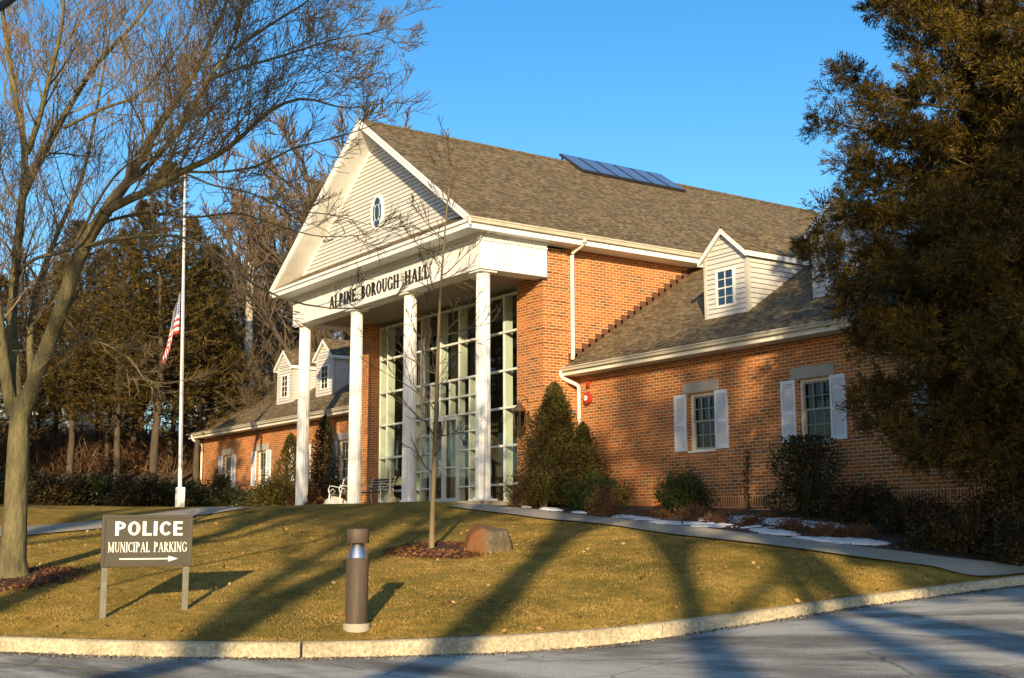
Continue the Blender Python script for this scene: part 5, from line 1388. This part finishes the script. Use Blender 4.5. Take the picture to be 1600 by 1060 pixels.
# ---- snow patches
def fbm(x, y, rng, oct=5, f0=1.2):
    z = np.zeros_like(x); a = 1.0; f = f0
    for o_ in range(oct):
        for k in range(4):
            th = rng.uniform(0, 2*PI); ph = rng.uniform(0, 2*PI); z = z + a*np.sin((x*math.cos(th)+y*math.sin(th))*f*rng.uniform(.8,1.3) + ph)/4
        a *= .6; f *= 2.0
    return z
def snow():
    rng = np.random.default_rng(15)
    P = [(1085,815,23.4,.62,.27),(1150,822,22.0,1.2,.36),(1185,829,21.4,.75,.28),(1205,836,20.95,.45,.18),(975,808,25.6,.34,.16),(862,798,28.0,.38,.14),(905,802,27.2,.26,.12),(1010,812,24.9,.55,.2),
         (1045,820,23.6,.5,.14),(1180,806,24.0,1.0,.40),(1250,818,22.6,.85,.34),(1312,849,19.8,.45,.18),(1270,847,20.0,.28,.12),(1345,848,19.7,.55,.22),(820,792,28.9,.3,.1),(1110,808,24.3,.9,.34)]
    th = -.92; ct, st_ = math.cos(th), math.sin(th)
    Fs = []; Vs = []; off = 0
    uu = np.arange(.2, 6.2, .03); vv = np.arange(18.8, 30.0, .03); U, V = np.meshgrid(uu, vv, indexing='ij')
    nz = fbm(U, V, rng, 6, 2.4); f = np.full(U.shape, -9.0)
    for (px, py, v, ru, rv) in P:
        c = rel(px, py, v); du = U-c[0]; dv = V-v; a = du*ct + dv*st_; b_ = -du*st_ + dv*ct
        f = np.maximum(f, 1 - (a/(ru*1.12))**2 - (b_/(rv*1.25))**2)
    f = np.where(f > -1.5, f*1.1 - .32 + 1.35*nz, -9)
    near = f > -.25
    Z = ground(U, V) + .012 + .045*np.sqrt(np.clip(f, 0, 1.2)) + .010*fbm(U, V, rng, 4, 9.0)*np.clip(f*3, 0, 1) - .05*(f <= 0)
    ok = f > 0; nu, nv = U.shape
    keep = (ok[:-1,:-1].astype(int) + ok[1:,:-1] + ok[1:,1:] + ok[:-1,1:]) >= 2
    G = gridfaces(nu, nv).reshape(nu-1, nv-1, 4)[keep]
    used, inv = np.unique(G, return_inverse=True)
    Vx = uvw(U, V, Z).reshape(-1,3)[used]
    o = npmesh('snow', Vx, inv.reshape(-1,4), M['snow'], smooth=True); tag(o, 'patches of old melting snow along the planting bed', 'snow', kind='stuff')
snow()

# ---- fallen leaves on the lawn, grit in the gutter
def litter():
    rng = np.random.default_rng(33); n = 520
    u = rng.uniform(-9, 7, n); v = kv(u) + .1 + rng.uniform(0,1,n)**1.2*11; z = ground(u, v) + .03; x, y = uv2xy(u, v)
    V, Fq = blades(np.stack([x,y,z],1), rng.normal(0,1,(n,3))*[1,1,.25], .065, .045, rng)
    tag(npmesh('fallen_leaves', V, Fq, M['deadleaf']), 'scattered small brown dead leaves on the lawn', 'leaves', kind='stuff')
    n = 9000; u = rng.uniform(-8, 9, n); v = kv(u) - np.abs(rng.normal(0,.16,n)) - .01; z = kz(u) + .004; x, y = uv2xy(u, v)
    V, Fq = blades(np.stack([x,y,z],1), rng.normal(0,1,(n,3))*[1,1,.3], .022, .014, rng)
    tag(npmesh('gutter_grit', V, Fq, M['grit']), 'dark grit and leaf crumbs lying along the foot of the kerb', 'grit', kind='stuff')
def chips():
    rng = np.random.default_rng(44); Ps = []
    for c, rr_ in ((base, .95), (sb + Vector((.1,.12,0)), .9)):
        n = 1500; a = rng.uniform(0, 2*PI, n); q = rr_*rng.uniform(.2,1.12,n)**.6; x = c[0]+q*np.cos(a); y = c[1]+q*np.sin(a); u, v = xy2uv(x, y)
        Ps.append(np.stack([x, y, ground(u, v) + .012 + .06*np.clip(1-(q/rr_)**3, 0, 1)], 1))
    P = np.concatenate(Ps); V, Fq = blades(P, rng.normal(0,1,P.shape)*[1,1,.4], .06, .03, rng)
    tag(npmesh('bark_chips', V, Fq, M['rust']), 'loose red-brown bark chips on and around the two mulch rings', 'bark chips', kind='stuff')
chips()
M['deadleaf'] = leafmat('dead_leaves', [(0,(.10,.05,.02)),(.5,(.22,.12,.045)),(1,(.42,.28,.12))], .7, .1)
M['grit'] = leafmat('grit', [(0,(.04,.03,.022)),(.7,(.10,.075,.05)),(.9,(.35,.32,.27)),(1,(.5,.47,.4))], .9, 0)
litter()

# ------------------------------------------------------------------ boulders
def boulder(c, sx, sy, sz, seed, rz, label, mt, cuts):
    rng = np.random.default_rng(seed)
    import bmesh
    bm = bmesh.new(); bmesh.ops.create_icosphere(bm, subdivisions=4, radius=1)
    for v in bm.verts:
        p = np.array(v.co)
        for n_, d in cuts:
            n_ = unit(np.array(n_, float)); s = p @ n_
            if s > d: p = p - n_*(s-d)
        p = p*(1 + .03*math.sin(p[0]*5+seed)+.02*math.sin(p[1]*9+p[2]*7)+.012*math.sin(p[2]*17+p[0]*13))
        v.co = Vector((p[0]*sx, p[1]*sy, p[2]*sz))
    me = D.meshes.new('boulder'); bm.to_mesh(me); bm.free()
    o = link('boulder', me, mt, smooth=True); o.location = c; o.rotation_euler = (0,0,rz); tag(o, label, 'boulder'); return o
M['rock'] = pm('boulder_rock', (.17,.135,.09), (.10,.075,.05), 3, .85, .6, 30, c3=(.22,.18,.13), fine=(40,.2))
def rustrock():
    m = pm('rusty_rock', (.16,.12,.075), (.075,.06,.04), 5, .85, 1.0, 14, fine=(22,.35), c3=(.22,.18,.12)); nt = m.node_tree; b = nt.nodes['Principled BSDF']; L = nt.links
    src = b.inputs['Base Color'].links[0].from_socket
    tc = N(nt, 'ShaderNodeTexCoord'); sx = N(nt, 'ShaderNodeSeparateXYZ'); L.new(tc.outputs['Object'], sx.inputs[0])
    no = N(nt, 'ShaderNodeTexNoise'); no.inputs['Scale'].default_value = 5; no.inputs['Detail'].default_value = 6; L.new(tc.outputs['Object'], no.inputs['Vector'])
    ad = N(nt, 'ShaderNodeMath', operation='MULTIPLY_ADD'); ad.inputs[1].default_value = .45; L.new(no.outputs['Fac'], ad.inputs[0]); L.new(sx.outputs[0], ad.inputs[2])
    r = ramp(nt, [(.10,(.85,.85,.85)),(.26,(0,0,0))]); L.new(ad.outputs[0], r.inputs[0])
    c = mixc(nt, r.outputs[0], src, (.16,.06,.016)); L.new(c, b.inputs['Base Color'])
    return m
M['rustrock'] = rustrock()
pb = on(762, 858, 21.0)
boulder(pb + Vector((0,0,.06)), 0.43, .34, .47, 3, PI/2-AZ, 'low flat-topped boulder, rust orange on its left face, on the lawn behind the young tree', M['rustrock'],
        [((-.3,-.9,.1),.80),((.55,-.75,.0),.82),((.15,-.1,1),.70),((.9,0,.2),.88),((-.9,-.2,.3),.86),((-.5,-.2,.9),.80)])
M['paleslab'] = pm('pale_slab', (.56,.54,.50), (.48,.46,.44), 2, .8, .2, 20)
p2 = pxw(516, .9)
boulder(Vector((p2.x, .9, -.05)), .95, .45, .52, 8, .0, 'pale grey smooth mound of stone beside the bench at the left of the portico', M['paleslab'],
        [((-.62,-.5,.75),.55),((.3,-.55,.8),.62),((.9,-.1,.5),.65),((-.2,-1,.3),.6)])

# ------------------------------------------------------------------ sign, bollard, bench, ashtray, flagpole
pL = at(160, 965, 15.3); pR = at(288, 957, 15.75)
pL[2] = gz(pL[0], pL[1]); pR[2] = gz(pR[0], pR[1])
mid = (pL+pR)/2; ang = math.atan2(pR[1]-pL[1], pR[0]-pL[0]); wd = math.hypot(pR[0]-pL[0], pR[1]-pL[1])
sign = tag(empty('parking_sign', (mid[0], mid[1], mid[2]), ang), 'brown sign on two posts reading POLICE, MUNICIPAL PARKING with an arrow', 'sign')
top = at(228, 806, 15.5)[2]-mid[2]; bot = at(226, 884, 15.5)[2]-mid[2]
hw = wd/2 + .045
for s, c in ((-1, pL), (1, pR)):
    MB().box(s*wd/2-.035, -.02, c[2]-mid[2]-.3, s*wd/2+.035, .02, bot+.02).build('post', M['signpost'], sign, bevel=.004)
MB().box(-hw, -.045, bot, hw, .045, top).build('panel', M['signbrown'], sign, bevel=.006)
b = MB(); fb = .03
b.box(-hw-.008, -.055, top-fb, hw+.008, -.0455, top+.008); b.box(-hw-.008, -.055, bot-.008, hw+.008, -.0455, bot+fb*.6)
b.box(-hw-.008, -.055, bot+fb*.6, -hw+fb*.8, -.0455, top-fb); b.box(hw-fb*.8, -.055, bot+fb*.6, hw+.008, -.0455, top-fb)
b.build('frame', M['signframe'] if 'signframe' in M else M['signbrown'], sign, bevel=.003)
ph_ = top-bot; W2 = 2*hw
def stext(txt, G, x0f, x1f, z0f, hf, sp):
    mb = text_mesh(txt, G, (x1f-x0f)*W2, hf*ph_, .002, sp, .55)
    o = mb.build('lettering', M['letterwhite'], sign); o.location = (-hw+x0f*W2, -.0455, bot+z0f*ph_)
stext('POLICE', SANS, .13, .90, .60, .285, .07)
stext('MUNICIPAL PARKING', SERIF, .06, .95, .27, .20, .05)
b = MB(); zA = bot+.135*ph_; xa, xb = -hw+.19*W2, -hw+.74*W2
b.prism([(xa,-.0475,zA-.008),(xb,-.0475,zA-.008),(xb,-.0475,zA+.008),(xa,-.0475,zA+.008)], (0,.002,0))
b.prism([(xb,-.0478,zA-.034),(xb+.11*W2,-.0478,zA),(xb,-.0478,zA+.034)], (0,.002,0)); b.build('arrow', M['letterwhite'], sign)

pbol = on(557, 979, 14.8)
bol = tag(empty('bollard_light', pbol), 'brown wooden bollard light with silver reflector cone near the kerb', 'bollard')
M['bolwood'] = pm('bollard_wood', (.10,.070,.050), (.06,.042,.030), 10, .6, .3, 30, stretch=(1,1,.12), c3=(.14,.10,.07), fine=(40,.15))
M['steel'] = pm('polished_steel', (.80,.82,.85), (.76,.78,.82), 5, .38, metal=1.0)
MB().lathe([(.15,-.15),(.152,.045),(.145,.055),(.12,.056)], (0,0,0), 32).build('footing', M['concrete'], bol, smooth=True)
MB().lathe([(.128,.056),(.128,.778),(.122,.784)], (0,0,0), 36).build('post', M['bolwood'], bol, smooth=True)
MB().lathe([(.120,.785),(.116,.792),(.060,.945),(.056,.95)], (0,0,0), 32).build('reflector', M['steel'], bol, smooth=True)
b = MB()
for k in range(4):
    a = PI/4 + k*PI/2 - AZ + .25; b.box(-.005+.121*math.cos(a), -.005+.121*math.sin(a), .78, .005+.121*math.cos(a), .005+.121*math.sin(a), .955)
b.build('strut', M['bolwood'], bol)
MB().lathe([(.124,.95),(.129,.955),(.129,1.105),(.124,1.112),(.02,1.116)], (0,0,0), 36).build('cap', M['bolwood'], bol, smooth=True)

# bench between the second and third columns
def bench(x0, x1, y, label):
    e = tag(empty('garden_bench', ((x0+x1)/2, y, 0)), label, 'bench', None); hwb = (x1-x0)/2
    for k, (yy, zz) in enumerate([(-.20,.43),(-.12,.435),(-.04,.435),(.04,.43),(.12,.425)]): MB().box(-hwb, yy-.033, zz-.012, hwb, yy+.033, zz+.012).build('seat_slat', M['benchslat'], e)
    for k, (yy, zz) in enumerate([(.17,.55),(.19,.63),(.21,.71),(.23,.79)]): MB().box(-hwb, yy-.01, zz-.028, hwb, yy+.012, zz+.028).build('back_slat', M['benchslat'], e)
    for s in (-1, 1):
        b = MB(); x = s*(hwb-.05)
        b.tube([(x,-.26,0),(x,-.22,.14),(x,-.24,.30),(x,-.22,.42)], .02, 8); b.tube([(x,.24,0),(x,.19,.2),(x,.16,.42),(x,.19,.62),(x,.25,.86)], .02, 8)
        b.tube([(x,-.22,.42),(x,.16,.42)], .016, 8); b.tube([(x,-.22,.42),(x,-.27,.55),(x,-.22,.66),(x,-.10,.655),(x,.06,.62),(x,.19,.64)], .017, 8)
        b.tube([(x,-.2,.5),(x,-.12,.58),(x,-.04,.5),(x,-.12,.45)], .011, 6); b.tube([(x,-.23,.12),(x,.22,.12)], .012, 6)
        b.build('end_frame', M['white'], e, smooth=True)
    return e
M['benchslat'] = pm('dark_slats', (.035,.045,.055), (.025,.032,.04), 5, .5)
bench(-8.15, -6.75, 1.25, 'dark slatted garden bench with white cast end frames against the glass')
bench(-9.55, -8.75, 1.0, 'short dark bench with white end frame partly hidden by the second column')
ash = tag(empty('ash_receptacle', (-5.42, .55, 0)), 'beige round-bottomed ash receptacle with tall thin neck beside the bench', 'ash receptacle')
M['beige'] = pm('beige_plastic', (.42,.36,.25), (.36,.31,.22), 4, .45)
MB().lathe([(.17,0),(.185,.03),(.19,.17),(.165,.22),(.09,.28),(.055,.36)], (0,0,0), 28).build('base', M['beige'], ash, smooth=True)
MB().lathe([(.054,.355),(.042,.45),(.028,.80),(.024,.93),(.01,.95)], (0,0,0), 18).build('neck', M['beige'], ash, smooth=True)
sg = tag(empty('lobby_lamp', (-8.42, 2.75, .06)), 'table lamp with a broad cream shade behind the glass right of the bench', 'lamp')
M['shade'] = pm('cream_shade', (.80,.68,.36), (.74,.62,.32), 4, .6)
MB().lathe([(.33,.62),(.30,.70),(.20,.86),(.15,.88)], (0,0,0), 24).build('lamp_shade', M['shade'], sg, smooth=True)
MB().lathe([(.10,.0),(.10,.02),(.03,.05),(.025,.3),(.05,.4),(.02,.62)], (0,0,0), 16).build('lamp_base', M['bronze'], sg, smooth=True)
def potplant(x, y, h, label, seed):
    rng = np.random.default_rng(seed); e = tag(empty('potted_plant', (x, y, 0.001)), label, 'plant')
    MB().lathe([(.16,0),(.21,.32),(.19,.33)], (0,0,0), 20).build('pot', M['beige'], e, smooth=True)
    n = 500; P = np.stack([rng.normal(0,.16,n), rng.normal(0,.16,n), rng.uniform(.45,h,n)], 1); V, Fq = blades(P, rng.normal(0,.5,(n,3))+[0,0,.3], .28, .05, rng); npmesh('foliage', V, Fq, M['yew'], e)
    b = MB(); b.tube([(0,0,.3),(.02,0,h*.9)], .015, 6); b.build('stem', M['twig'], e)
potplant(-1.55, 3.0, 2.3, 'green indoor plant behind the glass right of the last column', 1)
potplant(-7.5, 3.2, 1.5, 'dark indoor plant behind the glass above the bench', 2)

# flagpole and flag
pf = on(281, 788, 38.0)
M['pole'] = pm('pole_paint', (.74,.75,.76), (.52,.52,.53), 3, .4, stretch=(1,1,.4), c3=(.36,.34,.32), spec=.5)
fp = tag(empty('flagpole', pf), 'tall thin white flagpole with a square base sleeve at the wood edge', 'flagpole')
ht = at(289, 280, 38.0)[2]-pf.z; lean = at(289, 280, 38.0) - np.array(pf)
b = MB(); b.tube([(0,0,0),(lean[0]*.5,lean[1]*.5,ht*.5),(lean[0],lean[1],ht)], [.062,.052,.03], 14); b.build('pole', M['pole'], fp, smooth=True)
MB().box(-.11,-.11,-.2,.11,.11,.66).build('sleeve', M['white'], fp, bevel=.01)
MB().lathe([(.02,0),(.09,.04),(.09,.11),(.02,.16)], (lean[0],lean[1],ht), 16).build('finial', M['bronze'], fp, smooth=True)
MB().tube([(.09,-.05,1.2),(lean[0]+.06,lean[1]-.03,ht-.1)], .008, 5).build('halyard', M['white'], fp)
MB().box(-.16,-.04,1.15,-.08,.02,1.25).build('cleat', M['bronze'], fp)
# limp flag: hangs in folds from its hoist
def flag():
    zt = at(285, 452, 38)[2]; zbm = at(262, 580, 38)[2]; px_ = lambda py: 288 - (py-280)/508*6
    x0 = at(284, 470, 37.9)
    m, nt, b_ = newmat('flag_cloth'); L = nt.links
    uv = N(nt, 'ShaderNodeUVMap'); uv.uv_map = 'flaguv'; sx = N(nt, 'ShaderNodeSeparateXYZ'); L.new(uv.outputs[0], sx.inputs[0])
    mu = N(nt, 'ShaderNodeMath', operation='MULTIPLY'); mu.inputs[1].default_value = 6.5; L.new(sx.outputs[1], mu.inputs[0])
    fr = N(nt, 'ShaderNodeMath', operation='FRACT'); L.new(mu.outputs[0], fr.inputs[0])
    gt = N(nt, 'ShaderNodeMath', operation='GREATER_THAN'); gt.inputs[1].default_value = .5; L.new(fr.outputs[0], gt.inputs[0])
    stripes = mixc(nt, gt.outputs[0], (.55,.02,.02), (.72,.70,.68))
    # canton: u<.4 and v>6/13
    lu = N(nt, 'ShaderNodeMath', operation='LESS_THAN'); lu.inputs[1].default_value = .40; L.new(sx.outputs[0], lu.inputs[0])
    gv = N(nt, 'ShaderNodeMath', operation='GREATER_THAN'); gv.inputs[1].default_value = .4615; L.new(sx.outputs[1], gv.inputs[0])
    an = N(nt, 'ShaderNodeMath', operation='MULTIPLY'); L.new(lu.outputs[0], an.inputs[0]); L.new(gv.outputs[0], an.inputs[1])
    vo = N(nt, 'ShaderNodeTexVoronoi'); vo.inputs['Scale'].default_value = 1; vo.inputs['Randomness'].default_value = 0
    mp = N(nt, 'ShaderNodeMapping'); mp.inputs['Scale'].default_value = (25, 16, 0); L.new(uv.outputs[0], mp.inputs['Vector']); L.new(mp.outputs[0], vo.inputs['Vector'])
    st = N(nt, 'ShaderNodeMath', operation='LESS_THAN'); st.inputs[1].default_value = .3; L.new(vo.outputs['Distance'], st.inputs[0])
    cant = mixc(nt, st.outputs[0], (.03,.04,.16), (.75,.75,.75))
    L.new(mixc(nt, an.outputs[0], stripes, cant), b_.inputs['Base Color']); b_.inputs['Roughness'].default_value = .8
    nu, nv = 60, 40; V = []; UVs = []
    HOI = 1.25; FLY = 2.5
    dirn = np.array([-SA, -CA])       # away from the pole, leftwards
    for i in range(nu):
        for j in range(nv):
            s = i/(nu-1); t = j/(nv-1)          # s along fly, t up the hoist
            # cloth falls: fly edge drops; folds zigzag next to the pole
            hoz = .05 + s**.6*(.26*t + .60*(1-t))*(1-.22*s)
            fold = .085*math.sin(s*17+t*2.5)*min(1, s*4); fold2 = .07*math.sin(s*11+t*4)*min(1, s*3)
            z = zt -.12 - s*1.75*t - (1-t)*(1.25 + s*1.0) + .05*math.sin(s*13)
            V.append((x0[0]+dirn[0]*(hoz+fold2*.6)+dirn[1]*fold*-1, x0[1]+dirn[1]*(hoz+fold2*.6)+dirn[0]*fold, z)); UVs.append((s, t))
    Fq = gridfaces(nu, nv)
    o = npmesh('flag', np.array(V), Fq, m, None, True); me = o.data
    l = me.uv_layers.new(name='flaguv'); vi = np.empty(len(me.loops), int); me.loops.foreach_get('vertex_index', vi)
    l.data.foreach_set('uv', np.array(UVs, np.float32)[vi].ravel())
    sm = o.modifiers.new('cloth_thickness', 'SOLIDIFY'); sm.thickness = .004
    tag(o, 'limp red, white and blue striped flag hanging from the flagpole', 'flag')
flag()

# pale branchless trunk behind the left wing
pt = on(383, 700, 57.5)
M['palebark'] = pm('pale_bark', (.62,.54,.42), (.48,.40,.30), 6, .8, .4, 20, c3=(.22,.15,.10), lo=.35, hi=.6)
e = tag(empty('dead_tree', pt), 'straight pale branchless tree trunk behind the end of the left wing', 'tree')
zt = at(383, 410, 57.5)[2]-pt.z; b = MB(); b.tube([(0,0,-.3),(.03,0,zt*.5),(0,.02,zt)], [.20,.18,.16], 12); b.build('trunk', M['palebark'], e, smooth=True)
b = MB()
for z_, a_ in ((.55,.5),(.62,2.6),(.8,1.2),(.7,4.4)): b.tube([(0,0,zt*z_),(.25*math.cos(a_),.25*math.sin(a_),zt*z_+.1)], [.04,.02], 6)
b.build('branch_stub', M['palebark'], e)

# far houses
M['housewhite'] = pm('house_siding', (.66,.62,.52), (.6,.56,.47), 2, .6, stretch=(.3,.3,6))
M['redroof'] = pm('house_red', (.22,.06,.04), (.17,.05,.035), 3, .8)
def far_house(px, v, w, d, h, rz, label):
    p = on(px, 700, v); e = tag(empty('house', p, rz), label, 'house')
    MB().box(-w/2,-d/2,-1,w/2,d/2,h).build('wall', M['housewhite'], e)
    b = MB(); b.prism([(-w/2-.4,-d/2-.4,h+.002),(-w/2-.4,d/2+.4,h+.002),(-w/2-.4,0,h+d*.32)], (w+.8,0,0)); b.build('roof', M['shingle'], e)
    for x in np.arange(-w/2+1.2, w/2-.6, 2.4):
        for z in (1.0, 3.9):
            if z+1.3 < h:
                wo = MB().box(x-.5,-d/2-.05,z,x+.5,-d/2-.001,z+1.3).build('window', M['white'], e); MB().box(x-.42,-d/2-.06,z+.08,x+.42,-d/2-.0505,z+1.22).build('pane', M['dormerglass'], wo)
far_house(45, 84, 11, 8, 4.4, .75, 'cream house seen through the evergreens at the left edge')
far_house(400, 80, 6, 7, 5.6, .3, 'small white gabled house behind the end of the left wing')

# overhead cable at the top left corner
cb_ = MB(); pA = at(-900, 330, 7.0); pB = at(0, 12, 9.0); pC = at(240, -170, 10)
cb_.tube([tuple(pA), tuple((pA+pB)/2 + np.array([0,0,-.05])), tuple(pB), tuple(pC)], .03, 8)
o = cb_.build('overhead_cable', M['blackmetal'], smooth=True); tag(o, 'thick black overhead cable crossing the top left corner', 'cable')

# ------------------------------------------------------------------ trees across the road, behind the camera: they cast the long shadows
def shade_proto(seed, h, spread):
    return bare_proto(seed, h, spread, kids=(2,3,4), thick=.018, f0=.78, nb=6)
sp_ = [shade_proto(51, 18, .25), shade_proto(52, 17, .27)]
shade = [ # u, v, scale, proto, lean
 (-9.4,-9.5,1.1,0,.22,'bare roadside tree across the road behind the viewer, far left'),
 (-6.4,-10.5,1.15,1,.24,'bare roadside tree across the road, left of the viewer'),
 (-4.4,-12,1.15,0,.26,'bare roadside tree across the road, nearly behind the viewer'),
 (-.9,-19,1.15,1,.12,'bare roadside tree across the road, straight behind the viewer'),
 (-12.6,-13,1.1,0,.2,'bare roadside tree across the road, at the far left end of the row'),
 (3.6,-11,1.15,1,-.15,'leaning bare roadside tree across the road, right of the viewer')]
for i, (u, v, s, k, ln, lab) in enumerate(shade):
    t = sp_[k] if i < 2 else copy_tree(sp_[k]); x, y = uv2xy(u, v); t.location = (x, y, float(kz(u))+.1)
    ax = Vector((-CA, SA, 0)); t.rotation_mode = 'QUATERNION'
    from mathutils import Quaternion
    t.rotation_quaternion = Quaternion(ax, ln) @ Quaternion((0,0,1), i*2.1+.5); t.scale = (s,s,s)
    tag(t, lab, 'tree', 'roadside trees behind the viewer')
# trees beyond the left edge of the view: they stand in the windows' reflections and shade the left wing
side = [(-23,46,1.0,0,'evergreen left of the view, nearest the wood edge'),(-26.5,50,1.1,1,'evergreen left of the view, second from the wood edge'),(-29,45,1.15,0,'evergreen left of the view, tallest of its row'),
        (-34,52,1.2,1,'evergreen left of the view, behind the tallest of its row'),(-30,40,.95,1,'evergreen left of the view, at the end of the path'),(-38,48,1.2,0,'evergreen left of the view at the outer meadow'),(-43,57,1.3,1,'evergreen left of the view, farthest out'),(-24,38,.9,0,'evergreen left of the view, in front of its row')]
for i, (u, v, s, k, lab) in enumerate(side):
    t = copy_tree(far[k]); x, y = uv2xy(u, v); t.location = (x, y, float(ground(u, v))); t.rotation_euler = (0,0,i*2.3); t.scale = (s,s,s*1.1)
    tag(t, lab, 'evergreen tree', 'evergreens beyond the left edge of the view')

pn = conifer('pine_tree', 13.6, 3.6, 7.2, 'conifer_far', 'barkdark', 61, nbr=180, clumps=12, k=40, L=.24, W=.07, jit=.3, trunk_r=.2, sub=3)
x, y = uv2xy(5.5, -13.5); pn.location = (x, y, float(kz(5.9))+.1); tag(pn, 'tall pine with a high crown across the road, behind the viewer on the right', 'pine tree')
for u, v, sc, lab in ((-15.5,15,1.15,'evergreen added left of the view for shade, close to the kerb'),(-19.5,19,1.2,'evergreen added left of the view for shade, second from the kerb'),(-23.5,25,1.2,'evergreen added left of the view for shade, third from the kerb')):  # unseen trees added to put the hedge and left wing in shade
    t = copy_tree(far[1]); x, y = uv2xy(u, v); t.location = (x, y, float(ground(u, v))); t.scale = (sc,sc,sc); t.rotation_euler = (0,0,u); tag(t, lab, 'evergreen tree', 'evergreens beyond the left edge of the view')
ev = copy_tree(far[0]); x, y = uv2xy(-13.0, 22.0); ev.location = (x, y, float(ground(-13.0,22.0))); ev.scale = (.95,.95,.95); tag(ev, 'evergreen added just left of the view to shade the left wing, beside the path', 'evergreen tree', 'evergreens beyond the left edge of the view')  # one more unseen tree, added to shade the left wing

tall = bare_proto(71, 24, .23, kids=(4,4,5), thick=.011, f0=.76, nb=12)  # unseen high-crowned trees, added to thin the sun on wing front and gable
for i, (u, v, sc, lab) in enumerate([(1.3,-21,1.0,'very tall bare tree added behind the viewer to dim the wing front, right of centre'),(-5.5,-24,1.08,'very tall bare tree added behind the viewer to dim the gable, left of centre')]):
    t = tall if i == 0 else copy_tree(tall); x, y = uv2xy(u, v); t.location = (x, y, float(kz(u))+.1); t.scale = (sc,sc,sc); t.rotation_euler = (0,0,i*2.2)
    tag(t, lab, 'tree', 'tall trees added behind the viewer to dim the front')
